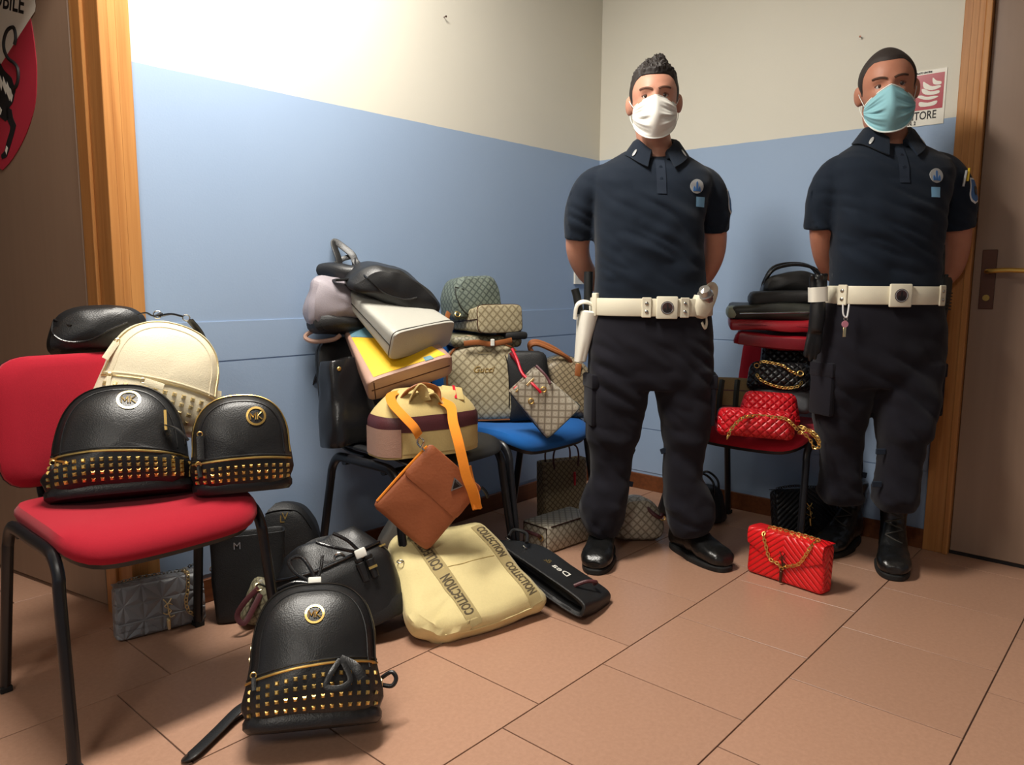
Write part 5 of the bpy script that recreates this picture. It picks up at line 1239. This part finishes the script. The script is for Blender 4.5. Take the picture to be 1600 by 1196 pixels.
def build_man(label, Yp, px0, cfg):
    ox = P(px0, 600, Yp).x; M = Man(Yp, ox)
    p = thing('person', label, 'person', (ox, Yp, 0))
    # ---- shirt
    tor = [M.ring(*r[:4], *(r[4:])) for r in cfg['torso']]
    for i, k in ((-3, .08), (-2, .20), (-1, .36)):
        yo = np.mean([q[1] for q in tor[i]]); tor[i] = [(x, y, z + k * (y - yo)) for x, y, z in tor[i]]
    sl = []
    for path in cfg['sleeves']:
        sl.append(limb([(*M.pt(a, b, y), r) for a, b, y, r in path], n=24))
    VF = remesh(join(loft(tor), *sl), .0075, 3)
    zt = M.z(px0, 250); zb = M.z(px0, 470)
    VF = folds(VF, .013, 20, cfg['seed'], (zb - .05, zt))
    sh = mk('polo_shirt', VF, 'polo_navy', p, auto=None); sf = Surf(VF)
    # ---- body: one skin-coloured figure under the clothes
    hc = M.pt(*cfg['head']); HM = Matrix.Translation(hc) @ Euler([R(a) for a in cfg['head_rot']], 'XYZ').to_matrix().to_4x4() @ Matrix.Scale(cfg.get('head_k', 1.0), 4)
    parts = [xf(head_mesh(), HM)]
    for sx in (-1, 1):
        e_ = join(xf(sphere(.0115, .019, .032, 14, 10), Matrix.Rotation(R(12), 4, 'X')), )
        parts.append(xf(e_, HM @ Matrix.Translation((sx * .0840, .008, -.008)) @ Matrix.Rotation(R(sx * -30), 4, 'Z') @ Matrix.Rotation(R(sx * 8), 4, 'Y')))
    nk = cfg['neck']; parts.append(limb([(*M.pt(nk[0], nk[1] + 38, .03), .064), (*M.pt(nk[0], nk[1], .018), .060), (hc[0], .014, hc[2] - .06), (hc[0], .010, hc[2])][0:0] + [(*M.pt(nk[0], nk[1] + 45, .025), .075), (*M.pt(nk[0], nk[1] + 12, .022), .060), (hc[0], .022, hc[2] - .075, .057), (hc[0], .025, hc[2] - .02, .055)]))
    parts.append(loft([M.ring(*r[:4], *(r[4:5]), inset=.014) for r in cfg['torso'][:-4]]))
    parts.append(loft([M.ring(*r[:4], *(r[4:5]), inset=.016) for r in cfg['pelvis']]))
    for lg in cfg['legs']: parts.append(loft([M.ring(*r[:4], *(r[4:5]), inset=.016, n=24) for r in lg]))
    for arm, hd in zip(cfg['arms'], cfg['hands']):
        parts.append(limb([(*M.pt(a, b, y), r) for a, b, y, r in arm]))
        a, b, y, _ = arm[-1]; w_ = Vector(M.pt(a, b, y)); parts.append(hand(w_, hd[0], hd[1], hd[2]))
    mk('body', remesh(join(*parts), .0042, 2), cfg['skin'], p, auto=None)
    # ---- head details
    hp = bpy.data.objects.new('hair', None)
    hs = Surf(xf(head_mesh(), Matrix.Identity(4)))
    hr = mk('hair', hair_mesh(cfg['hair'], cfg.get('low', 0)), cfg['hair_mat'], p, auto=70); hr.data.transform(HM)
    for sx in (-1, 1):
        ey = mk('eye', xf(sphere(.0118, .0118, .0118, 18, 14), HM @ Matrix.Translation((sx * .031, -.0748, .0075))), 'eye_white', p)
        mk('iris', xf(lathe([(.0001, 0), (.0060, 0), (.0062, .0006), (.0034, .0012), (.0001, .0014)], 16), HM @ Matrix.Translation((sx * .031 + cfg.get('gaze', 0), -.0859, .0072)) @ Matrix.Rotation(R(90), 4, 'X')), 'iris', ey)
        lid = [Vector((sx * (.031 + a), -.0855 + .55 * abs(a) ** 1.0 * .6 - (0 if abs(a) > .001 else 0), .0128 - 30 * a * a)) for a in (-.0135, -.007, 0, .007, .0135)]
        mk('upper_eyelid', tube([HM @ v for v in lid], .0026, 8, per=4), 'eyelid', p)
        br = []
        for a in np.linspace(-.020, .020, 7):
            q, n = hs.front(sx * .030 + a * sx, .0275 + .004 * (1 - (a / .02) ** 2) + .08 * a); br.append(HM @ (q + n * .0012))
        mk('eyebrow', tube(br, .0034, 8, ry=.002), cfg['brow'], p)
    # ---- face mask
    nu, nv = 48, 40; V, F = [], []; tz, bz, drop = cfg['mask']
    for j in range(nv + 1):
        v = j / nv
        for i in range(nu + 1):
            u = -1 + 2 * i / nu; au = abs(u)
            zt_ = tz - drop * au ** 1.15; zb_ = bz + .050 * au ** 2.2; z = zt_ + (zb_ - zt_) * v
            ang = u * 1.18; tent = math.sin(math.pi * min(1, v * 1.02)) 
            x = .0765 * math.sin(ang) * (1 + .05 * tent); 
            y = -(.100 + .016 * tent - .006 * v) * math.cos(ang) ** .85 - .010 * math.exp(-(u / .20) ** 2) * (1 - v) ** .7 - .010 * math.exp(-(u / .5) ** 2) * tent
            pl = min(.5, max(0, au - .12)) * (math.sin(v * math.pi * 6.0 - au * 2.6 * (1 if v < .5 else -1)) ** 3) * .022
            V.append(HM @ Vector((x, y - pl * math.cos(ang), z)))
    for j in range(nv):
        for i in range(nu): a = j * (nu + 1) + i; F.append((a, a + nu + 1, a + nu + 2, a + 1))
    n0 = len(V); back = HM.to_3x3() @ Vector((0, .0018, 0)); V += [v + back for v in V[:n0]]; F += [tuple(n0 + i for i in f[::-1]) for f in F]
    fm = mk('face_mask', (V, F), cfg['mask_mat'], p, auto=None)
    top = [V[i] for i in range(0, nu + 1, 2)]; bot = [V[nv * (nu + 1) + i] for i in range(0, nu + 1, 2)]
    for ln in (top, bot): mk('mask_edge', tube(ln, .0016 if cfg['mask_mat'] == 'mask_white' else .0026, 6), 'mask_edge', fm)
    for sx, c0, c1 in ((-1, V[0], V[nv * (nu + 1)]), (1, V[nu], V[nv * (nu + 1) + nu])):
        e0 = HM @ Vector((sx * .085, .012, .022)); e1 = HM @ Vector((sx * .088, .026, -.006)); e2 = HM @ Vector((sx * .082, .014, -.034))
        mk('ear_loop', tube([c0, c0.lerp(e0, .6) + HM.to_3x3() @ Vector((sx * .004, 0, 0)), e0, e1, e2, c1.lerp(e2, .5) + HM.to_3x3() @ Vector((sx * .003, 0, 0)), c1], .0011, 6, per=4), 'mask_edge', fm)
    # ---- collar, placket, buttons
    cb = Vector(M.pt(*cfg['collar'])); rings = []
    for k in range(41):
        a = R(22 + (316) * k / 40); fr = math.cos(a)       # 0 = front
        ddx, ddy = math.sin(a), -math.cos(a); c = cb
        tip = max(0, fr) ** 3
        rx, ry = .067, .068
        base_z = -.016 - .042 * max(0, fr) ** 2 + .018 * max(0, -fr)
        def q(r, z): return (c.x + ddx * (rx + r) , c.y + ddy * (ry + r), c.z + z)
        rings.append([q(-.004, base_z), q(-.008, base_z + .036 - .012 * tip), q(.000, base_z + .044 - .012 * tip), q(.012, base_z + .036 - .01 * tip), q(.046 + .012 * tip, base_z - .012 - .020 * tip), q(.042 + .012 * tip, base_z - .015 - .020 * tip), q(.010, base_z + .022 - .008 * tip)])
    co = mk('collar', loft(rings), 'polo_navy', p, auto=40)
    cx_, cz_ = cb.x, cb.z - .066
    V, F = [], []
    for i in range(15):
        for j in range(5):
            q, n = sf.front(cx_ + (-.016 + .032 * j / 4), cz_ - .118 * i / 14 + .012); V.append(q + n * .0032)
    for i in range(14):
        for j in range(4): a = i * 5 + j; F.append((a, a + 5, a + 6, a + 1))
    pk = mk('placket', (V, F), 'collar_navy', sh)
    for dz in (-.015, -.055):
        q, n = sf.front(cx_, cz_ + dz); mk('button', xf(lathe([(.0001, 0), (.0055, 0), (.0055, .0016), (.0001, .002)], 12), Matrix.Translation(q + n * .003) @ Matrix.Rotation(R(90), 4, 'X')), 'button', sh)
    for (px, py), sg_ in zip(cfg['collar_pins'], (-1, 1)):
        rr = rings[36 if sg_ < 0 else 4]; a_, b_ = Vector(rr[3]), Vector(rr[4]); q = a_.lerp(b_, .62); n = Vector((q.x - cb.x, q.y - cb.y, .02)).normalized()
        mk('collar_pin', xf(sphere(.0070, .002, .015, 12, 8), frame(q + n * .003, n.cross(Vector((0, 0, 1))), (b_ - a_))), 'patch_silver', co)
    # ---- chest badge and name tape
    x_, _, z_ = M.pt(*cfg['badge']); bd = mk('chest_badge', decal(sf, disc(.0235, .0022, 28, 4), x_, z_, 0, .001), 'patch_silver', sh, auto=40)
    ar = join(*[tuple_ for tuple_ in (poly([(-.003, -.016), (.003, -.016), (.003, .012), (0, .017), (-.003, .012)], .001), poly([(-.014, -.016), (-.003, -.016), (-.006, -.004), (-.010, .002), (-.013, -.006)], .001), poly([(.003, -.016), (.014, -.016), (.013, -.006), (.010, .002), (.006, -.004)], .001))])
    mk('badge_emblem', decal(sf, ar, x_, z_, 0, .0036), 'patch_blue', bd, False)
    x_, _, z_ = M.pt(*cfg['tape']); V, F = [], []
    for i in range(6):
        for j in range(6):
            q, n = sf.front(x_ + (-.0165 + .033 * j / 5), z_ + (-.0165 + .033 * i / 5)); V.append(q + n * .0022)
    for i in range(5):
        for j in range(5): a = i * 6 + j; F.append((a, a + 1, a + 7, a + 6))
    mk('rank_tape', (V, F), 'patch_sky', sh)
    # ---- trousers
    pel = loft([M.ring(*r[:4], *(r[4:])) for r in cfg['pelvis']]); lgs = [loft([M.ring(*r[:4], *(r[4:]), n=32) for r in lg]) for lg in cfg['legs']]
    VF = remesh(join(pel, *lgs), .008, 3); VF0 = VF; VFf = folds(VF, .014, 15, cfg['seed'] + 3); ztp = M.z(px0, cfg['belt'][0])
    VF = ([Vector(a).lerp(Vector(b), max(0, min(1, (ztp - .05 - b[2]) / .09))) for a, b in zip(VF0[0], VFf[0])], VF[1])
    zbl = M.z(px0, cfg['blouse'])
    VF = crumple(VF, .009, 11, cfg['seed'], lambda q: max(0, min(1, (zbl + .12 - q.z) / .1)))
    tr = mk('trousers', VF, 'trouser_navy', p, auto=None); ts = Surf(VF)
    for (px, py, w_, h_, sd) in cfg['pockets']:
        x_, _, z_ = M.pt(px, py); q, n = ts.cast((x_ + sd * .5, -.34, z_), (-sd, .62, 0))
        if q is None: continue
        o = mk('cargo_pocket', crumple(box(-.012, .012, -w_ / 2, w_ / 2, -h_ / 2, h_ / 2, .009), .003, 14, 2), 'trouser_navy', tr); n = n if n.x * sd > 0 else -n; q = q - n * .006; az_ = math.atan2(n.y, n.x); o.location = q; o.rotation_euler = (0, 0, az_)
        o = mk('pocket_flap', crumple(box(-.015, .015, -w_ / 2 - .004, w_ / 2 + .004, -.025, .025, .006), .003, 14, 3), 'trouser_navy', tr); o.location = q + Vector((0, 0, h_ / 2 - .01)); o.rotation_euler = (0, 0, az_)
    for (px, py, y, dx_) in cfg['tabs']:
        q = M.pt(px, py, y); o = mk('knee_strap_tab', box(-.017, .017, -.003, .003, -.010, .010, .002), 'collar_navy', tr); o.location = q; o.rotation_euler = (0, R(dx_), 0)
    # ---- boots
    for bt in cfg['boots']:
        a_, toe, ank_px, kk = bt['yaw'], bt.get('L', .285), bt['ankle'], bt.get('h', .22)
        g = PZ(*ank_px, .0); base = Vector((g.x - ox, g.y - Yp, 0)); mtx = Matrix.Translation(base) @ Matrix.Rotation(R(a_), 4, 'Z') @ Matrix.Diagonal((1.10, 1.06, 1.06, 1))
        # local: toe towards -y, ankle at origin
        foot = []
        for yy, hw, zt2, zb2 in ((.075, .028, .075, .014), (.06, .036, .11, .013), (.03, .040, .14, .013), (-.01, .041, .150, .013), (-.05, .043, .115, .013), (-.09, .047, .088, .013), (-.13, .051, .078, .013), (-.165, .050, .073, .014), (-.19, .041, .064, .016), (-.205, .024, .050, .020)):
            foot.append([(hw * math.copysign(abs(math.cos(t)) ** .8, math.cos(t)), yy, (zt2 + zb2) / 2 + (zt2 - zb2) / 2 * math.copysign(abs(math.sin(t)) ** .8, math.sin(t))) for t in [2 * math.pi * i / 28 for i in range(28)]])
        shaft = loft([sring(0, .022 + yo, z, rx, ry, 2.2, 28) for z, rx, ry, yo in ((.05, .038, .05, .0), (.10, .038, .052, .0), (.14, .040, .050, .006), (.18, .044, .050, .012), (kk, .049, .053, .014), (kk + .012, .046, .050, .014))])
        VB = crumple(remesh(join(loft(foot), shaft), .005, 3), .0022, 26, 4)
        bo = mk('boot', VB, 'boot_leather', p, auto=None); bo.matrix_local = mtx; bs = Surf(VB)
        so = [sring(0, -.062, z, .053 * k, .148 * k, 2.6, 40) for z, k in ((0, .97), (.004, 1.0), (.016, 1.0), (.020, .96))]
        so = [[(x * (1.0 if y < -.05 else .84), y, z) for x, y, z in r_] for r_ in so]
        mk('sole', loft(so), 'sole_rubber', bo)
        lc = []
        for i in range(7):
            t = i / 6; y0 = -.085 + .060 * min(1, t * 1.6); z0 = .11 + .12 * t if t > .25 else .095 + .06 * t
            pth = []
            for xx in np.linspace(-.024, .024, 7):
                q, n = bs.front(xx, .098 + .105 * t + (.008 * xx / .024 if i % 2 else -.008 * xx / .024)); pth.append(q + n * .0022)
            if len(pth) > 2: lc.append(tube(pth, .0028, 5))
        if lc: mk('laces', join(*lc), 'lace', bo, kind='stuff')
        q = [bs.front(x, .052)[0] for x in (-.035, -.02, 0, .02, .035)]
    # ---- belt
    (bpy_, bxl, bxr), bh, slope = cfg['belt'], .060, cfg.get('belt_slope', 0)
    z0 = M.z((bxl + bxr) / 2, bpy_); xc = M.x((bxl + bxr) / 2, bpy_); rx = (P(bxr, bpy_, Yp).x - P(bxl, bpy_, Yp).x) / 2; ry = cfg['belt_ry']
    def bring(z, k): return [(x, y, zz + slope * (x - xc)) for x, y, zz in sring(xc, 0, z, rx + k, ry + k, 2.5, 56)]
    BF = loft([bring(z0 - bh / 2, .0), bring(z0 - bh / 2, .006), bring(z0 - bh / 2 + .004, .008), bring(z0 + bh / 2 - .004, .008), bring(z0 + bh / 2, .006), bring(z0 + bh / 2, .0)], False, False)
    belt = mk('belt', BF, 'belt_white', p, auto=40); bs = Surf(BF)
    bx = M.x(cfg['buckle'], bpy_); q, n = bs.front(bx, z0 + slope * (bx - xc))
    bk = mk('buckle', box(-.036, .036, -.006, .006, -.038, .038, .004), 'buckle_white', belt); bk.location = q + n * .004
    eo = mk('buckle_emblem', xf(disc(.022, .0016, 28), Matrix.Rotation(R(90), 4, 'X')), 'emblem_dark', bk, auto=40); eo.location = (0, -.006, 0)
    e2 = mk('emblem_ring', xf(join(annulus(.018, .020, .001), ), Matrix.Rotation(R(90), 4, 'X')), 'patch_silver', bk, auto=40); e2.location = (0, -.0072, 0)
    e3 = mk('emblem_mark', stand(ar), 'black_ink', bk, False); e3.location = (0, -.0080, 0); e3.scale = (.9, 1, .9)
    for px in cfg['snaps']:
        xx = M.x(px, bpy_); q, n = bs.front(xx, z0 + slope * (xx - xc)); kp = mk('belt_keeper', box(-.016, .016, -.003, .003, -.034, .034, .002), 'belt_white', belt); kp.location = q + n * .002; kp.rotation_euler = (0, 0, math.atan2(n.x, -n.y))
        for dz in (-.014, .014):
            sn = mk('snap', xf(sphere(.0065, .003, .0065, 12, 8), Matrix.Identity(4)), 'silver', kp); sn.location = (0, -.004, dz)
    return p, M, sh, sf, belt, bs, z0, tr

def quiff(d, az):
    base = .0030
    if d.z > .45:
        k = min(1, (d.z - .45) / .25); sp = noise.noise(Vector((d.x * 7 + 2, d.y * 7, 3)))
        base += k * (.010 + .006 * sp) * max(.35, 1 - .8 * abs(d.x)) * (1.2 if d.y < 0 else .9)
        base += k * .013 * max(0, 1 - ((d.x - .18) / .28) ** 2) * max(0, 1 - ((d.y + .15) / .5) ** 2)
        base += k * .009 * abs(noise.noise(Vector((d.x * 26, d.y * 12, 1)))) + k * .006 * noise.noise(Vector((d.x * 48, d.y * 30, 7)))
    return base
cfg1 = dict(seed=2, skin='skin_a', hair=quiff, hair_mat='hair_a', brow='brow_a', mask_mat='mask_white', head=(1022, 160, -.012), head_rot=(3, -2, -8), neck=(1024, 222), collar=(1025, 231, .006),
    torso=[(488, 931, 1106, .116), (462, 928, 1105, .120), (432, 930, 1101, .122, -.008), (392, 930, 1098, .124, -.012), (350, 928, 1098, .124, -.012), (312, 925, 1104, .120, -.004), (288, 922, 1112, .112), (270, 926, 1110, .100, .008), (257, 942, 1096, .086, .014), (246, 962, 1080, .072, .016), (239, 976, 1070, .066, .018)],
    sleeves=[[(960, 280, .012, .058), (926, 292, .016, .060), (909, 330, .026, .060), (906, 374, .045, .055)], [(1075, 280, .012, .058), (1104, 291, .016, .057), (1116, 325, .026, .056), (1117, 362, .045, .051)]],
    arms=[[(925, 295, .02, .050), (908, 350, .035, .046), (903, 392, .075, .042), (918, 428, .125, .036), (955, 462, .175, .029)], [(1104, 295, .02, .048), (1115, 345, .035, .044), (1116, 392, .075, .040), (1102, 428, .125, .036), (1075, 462, .175, .029)]],
    hands=[((.75, .1, -.45), (0, -.3, 1), 1), ((-.8, .2, -.25), (0, -.4, 1), -1)],
    collar_pins=[(991, 246), (1064, 238)], badge=(1078, 297), tape=(1084, 320),
    belt=(479, 926, 1108), belt_ry=.126, buckle=1030, snaps=[1000, 1057], belt_slope=0.0,
    pelvis=[(474, 930, 1107, .116), (500, 925, 1111, .121), (530, 921, 1113, .126), (560, 919, 1113, .126), (590, 919, 1113, .118), (606, 924, 1110, .105)],
    legs=[[(575, 921, 1012, .108), (605, 919, 1014, .104), (635, 917, 1009, .098, -.005), (662, 915, 1003, .092, -.008), (684, 915, 999, .088, -.008), (697, 920, 992, .078, -.004), (712, 922, 988, .074), (745, 923, 984, .070, .005), (764, 914, 982, .078, .004), (785, 907, 979, .086), (805, 906, 976, .088), (820, 910, 973, .080), (834, 917, 966, .062)],
          [(575, 1022, 1113, .108), (605, 1021, 1113, .104), (635, 1028, 1112, .098, -.005), (662, 1033, 1109, .092, -.008), (684, 1035, 1107, .088, -.008), (697, 1038, 1101, .078, -.004), (712, 1037, 1098, .074), (745, 1036, 1096, .070, .005), (764, 1037, 1107, .078, .004), (785, 1037, 1115, .086), (805, 1040, 1116, .088), (820, 1043, 1111, .080), (834, 1050, 1102, .062)]],
    blouse=800, pockets=[(922, 625, .10, .17, -1), (1112, 625, .10, .17, 1)], tabs=[(985, 704, -.02, 20), (1039, 704, -.02, -20), (982, 756, -.02, 10)],
    boots=[dict(yaw=-15, ankle=(942, 866)), dict(yaw=26, ankle=(1074, 864))], mask=(.006, -.130, .027))
p1, M1, sh1, sf1, belt1, bs1, bz1, tr1 = build_man('officer in white mask, navy polo and trousers, standing with hands behind his back', 2.72, 1020, cfg1)
cfg2 = dict(seed=5, skin='skin_b', hair=lambda d, az: .0042, hair_mat='hair_b', brow='brow_b', mask_mat='mask_blue', head=(1386, 141, -.012), head_rot=(7, -5, -20), neck=(1387, 196), collar=(1388, 212, .006), gaze=.002, low=.05, head_k=1.03,
    torso=[(470, 1298, 1466, .114), (442, 1300, 1463, .118), (405, 1301, 1465, .120, -.008), (365, 1302, 1469, .124, -.012), (325, 1300, 1474, .124, -.012), (290, 1296, 1482, .120, -.004), (268, 1294, 1486, .112), (252, 1300, 1480, .102, .008), (239, 1316, 1464, .088, .014), (227, 1336, 1444, .074, .016), (219, 1348, 1431, .066, .018)],
    sleeves=[[(1330, 264, .012, .058), (1305, 276, .016, .060), (1288, 312, .024, .060), (1283, 358, .04, .054)], [(1446, 262, .012, .058), (1475, 272, .016, .062), (1492, 306, .024, .064), (1495, 358, .04, .059)]],
    arms=[[(1304, 280, .02, .050), (1288, 335, .03, .046), (1286, 382, .07, .041), (1298, 420, .12, .036), (1335, 452, .17, .029)], [(1476, 278, .02, .050), (1492, 330, .03, .050), (1494, 385, .07, .045), (1482, 425, .12, .039), (1445, 455, .17, .030)]],
    hands=[((.75, .1, -.45), (0, -.3, 1), 1), ((-.8, .2, -.25), (0, -.4, 1), -1)],
    collar_pins=[(1341, 234), (1428, 228)], badge=(1434, 282), tape=(1431, 307),
    belt=(461, 1296, 1464), belt_ry=.124, buckle=1376, snaps=[1302, 1446], belt_slope=0.0,
    pelvis=[(455, 1298, 1464, .114), (480, 1290, 1468, .120), (510, 1284, 1472, .126), (545, 1278, 1472, .126), (580, 1274, 1468, .118), (602, 1276, 1462, .104)],
    legs=[[(565, 1274, 1366, .106, .01), (600, 1271, 1363, .102, .015), (630, 1272, 1357, .096, .02), (655, 1274, 1352, .092, .025), (668, 1277, 1348, .086, .03), (690, 1281, 1345, .076, .035), (725, 1284, 1343, .070, .04), (752, 1284, 1342, .074, .045), (770, 1281, 1345, .078, .045), (784, 1287, 1340, .062, .045)],
          [(565, 1368, 1470, .106, -.01), (600, 1367, 1465, .102, -.02), (630, 1370, 1460, .096, -.035), (660, 1372, 1455, .094, -.05), (680, 1373, 1449, .090, -.055), (694, 1376, 1441, .078, -.055), (730, 1375, 1436, .072, -.06), (760, 1369, 1431, .074, -.065), (780, 1365, 1430, .080, -.065), (796, 1371, 1421, .062, -.065)]],
    blouse=775, pockets=[(1278, 610, .10, .17, -1), (1466, 610, .10, .17, 1)], tabs=[(1343, 690, .02, 15), (1347, 742, .03, 10), (1376, 706, -.09, 0), (1370, 757, -.10, 0)],
    boots=[dict(yaw=-44, ankle=(1322, 850)), dict(yaw=-24, ankle=(1392, 876), h=.225)], mask=(.006, -.134, .050))
p2, M2, sh2, sf2_, belt2, bs2, bz2, tr2 = build_man('officer in light blue mask, navy polo and trousers, standing by the closed door', 2.64, 1380, cfg2)

# ---- gear of the left officer
def gear(parent, VF, name, mat, loc=None, rotd=None, auto=40):
    o = mk(name, VF, mat, parent, auto=auto)
    if loc is not None: o.location = loc
    if rotd is not None: o.rotation_euler = [R(a) for a in rotd]
    return o
hx = Vector(M1.pt(912, 500, -.02))
hol = gear(belt1, loft([sring(.004 * k, 0, z, rx, ry, 3.0, 28) for k, (z, rx, ry) in enumerate(((-.150, .013, .022), (-.145, .017, .028), (-.06, .024, .036), (.0, .031, .045), (.028, .034, .05), (.034, .030, .044), (.02, .026, .036)))]), 'holster', 'holster_white', hx, (0, 6, 16))
gear(hol, tube([(-.034, 0, .0), (-.036, -.01, .045), (-.02, -.02, .062), (.012, -.02, .058), (.034, -.012, .03)], .006, 8, per=5, up=(1, 0, 0), ry=.011), 'retaining_strap', 'holster_white')
gear(hol, crumple(tube([(-.012, .012, .02), (-.028, .016, .075), (-.040, .018, .105)], .017, 12, per=4, up=(0, 1, 0), ry=.014), .001, 20), 'pistol_grip', 'radio_black')
gear(belt1, crumple(loft([[(x, y, z) for x, y, z in sring(.02, .02, z, .018, .006, 4, 20)] for z in (-.11, -.05, .03, .05)]), .003, 12), 'holster_backing', 'holster_white', hx + Vector((.02, .01, .0)))
gear(belt1, tube([(0, 0, -.07), (0, 0, .0), (0, .004, .085)], .016, 14, per=3), 'baton', 'radio_black', Vector(M1.pt(919, 462, .05)))
gear(belt1, box(-.010, .010, -.008, .010, -.040, .040, .003), 'belt_loop', 'belt_white', Vector(M1.pt(930, 476, -.055)), (0, 0, -45))
pc = Vector(M1.pt(1096, 475, -.085))
po = gear(belt1, crumple(loft([sring(0, 0, z, rx, ry, 2.6, 28) for z, rx, ry in ((-.052, .012, .012), (-.044, .028, .026), (-.015, .040, .034), (.01, .042, .036), (.022, .040, .034))]), .002, 12), 'torch_pouch', 'belt_white', pc, (0, 14, 20))
gear(po, tube([(.036, .006, -.01), (.046, .008, .03), (.04, .004, .062), (.012, -.008, .068), (-.012, -.02, .05)], .004, 8, per=5, up=(0, 1, 0), ry=.014), 'pouch_strap', 'belt_white')
gear(po, xf(lathe([(.0001, -.02), (.024, -.02), (.024, .0), (.027, .004), (.027, .012), (.022, .016), (.018, .034), (.0001, .04)], 20), Matrix.Rotation(R(-50), 4, 'Y') @ Matrix.Rotation(R(30), 4, 'X')), 'torch', 'clear_grey', (-.006, -.022, .026))
gear(po, tube([(.03, 0, -.04), (.036, -.004, -.06), (.03, -.01, -.078), (.012, -.012, -.062)], .0035, 8, per=4, up=(0, 1, 0), ry=.006), 'pouch_loop', 'belt_white')
def sleeve_patch(M, sf, px, py, dirx, parent, k=1.0, yo=-.03, dv=(-1, .55)):
    x_, _, z_ = M.pt(px, py); V, F = [], []; n_ = 8; out = {}
    d = Vector((dv[0] * dirx, dv[1], 0)).normalized(); o = Vector((x_, yo, z_)) - d * .4; s = Vector((0, 0, 1)).cross(d).normalized() * -dirx
    def sheet(scale, off, mat, name, par):
        V, F = [], []; N = 10
        for i in range(N + 1):
            v = 1 - 2 * i / N                                    # 1 top .. -1 point
            hw = 1.0 if v > -.1 else math.sqrt(max(0, 1 - ((-.1 - v) / .9) ** 1.6))
            for j in range(N + 1):
                u = (-1 + 2 * j / N) * max(hw, .02)
                q, n = sf.cast(o + s * (u * .030 * k * scale) + Vector((0, 0, v * .042 * k * scale)), d)
                if q is None: q, n = sf.near(o + d * .35 + s * (u * .03) + Vector((0, 0, v * .042 * k * scale)))
                if n.dot(d) > 0: n = -n
                V.append(q + n * off)
        for i in range(N):
            for j in range(N): a = i * (N + 1) + j; F.append((a, a + 1, a + N + 2, a + N + 1))
        return mk(name, (V, F), mat, par)
    a = sheet(1.0, .0022, 'patch_white', 'sleeve_patch', parent); sheet(.86, .0034, 'patch_blue', 'patch_field', a); sheet(.36, .0046, 'radio_black', 'patch_emblem', a)
sleeve_patch(M1, sf1, 1137, 316, 1, sh1, 1.0, .02)
sleeve_patch(M2, sf2_, 1510, 300, 1, sh2, 1.0, .0, (-.55, 1))
# ---- gear of the right officer
gx = Vector(M2.pt(1278, 460, -.06))
gh = gear(belt2, loft([sring(0, 0, z, .030, .026, 3.0, 28) for z in (-.025, -.02, .02, .024)] + [sring(0, 0, z, .026, .022, 3, 28) for z in (.024, .0)]), 'glove_holder', 'holster_white', gx, (0, -4, 0))
def glove():
    out = [limb([(0, 0, .02, .022), (-.004, -.004, -.05, .026), (-.012, -.004, -.11, .024)])]
    for k, (dx_, L) in enumerate(((-.022, .085), (-.008, .10), (.008, .095), (.02, .075))): out.append(limb([(-.010 + dx_ * .7, -.004, -.10, .010), (-.018 + dx_, -.006, -.11 - L * .5, .009), (-.024 + dx_ * 1.1, -.004, -.11 - L, .007)], n=10))
    return join(*out)
gear(gh, remesh(glove(), .005, 2), 'glove', 'glove_black', (0, 0, -.015), auto=None)
gear(gh, remesh(join(*[limb([(dx_, dy_, .0, .014), (dx_ * 1.3, dy_, .035, .011), (dx_ * 1.5, dy_ * 1.4 - .01, .055, .007)], n=10) for dx_, dy_ in ((-.016, -.006), (0, .006), (.015, -.004), (.004, -.012))]), .004, 2), 'glove_cuff', 'glove_black', (0, 0, .012), auto=None)
kx = Vector(M2.pt(1321, 490, -.128))
gear(belt2, tube([(-.010, 0, .03), (-.009, -.004, .0), (-.002, -.006, -.012), (.004, -.006, -.008), (.010, 0, .03)], .0028, 8, per=5), 'key_hook', 'patch_white', kx)
gear(belt2, xf(torus(.006, .0012, 12, 6), Matrix.Rotation(R(80), 4, 'X')), 'key_ring', 'silver', kx + Vector((0, -.004, -.018)))
ky = gear(belt2, xf(loft([sring(0, 0, z, r_, r_, 2, 20) for z, r_ in ((-.0015, .011), (.0015, .011))]), Matrix.Rotation(R(90), 4, 'X')), 'key', 'key_pink', kx + Vector((-.002, -.006, -.035)))
gear(ky, box(-.005, .005, -.001, .001, -.042, -.008, .0005), 'key_blade', 'pale_gold')
rx_ = Vector(M2.pt(1470, 462, -.03))
rd = gear(belt2, loft([sring(0, 0, z, rx, ry, 3.5, 28) for z, rx, ry in ((-.085, .016, .014), (-.075, .024, .020), (.0, .030, .024), (.05, .030, .024), (.062, .024, .02))]), 'radio', 'radio_black', rx_, (0, 3, 24))
gear(rd, tube([(-.006, 0, .06), (-.008, 0, .11), (-.010, .004, .17)], [.009, .008, .007, .006, .006, .005], 10, per=3), 'antenna', 'radio_black')
for i in range(6): gear(rd, box(.004, .024, -.026, -.022, -.048 + i * .011, -.043 + i * .011, .001), 'speaker_slot', 'gunmetal')
gear(rd, lathe([(.0001, .06), (.008, .06), (.008, .072), (.0001, .073)], 12), 'knob', 'radio_black', (.014, 0, 0))
pn = Vector(M2.pt(1512, 276, -.05))
gear(sh2, tube([(0, 0, -.03), (0, 0, .022)], .004, 8), 'pen', 'patch_silver', pn + Vector((-.008, 0, -.002)), (0, 8, 0)); gear(sh2, tube([(0, 0, -.02), (0, 0, .022)], .004, 8), 'pen', 'pen_yellow', pn + Vector((.004, .004, .006)), (0, 4, 0))
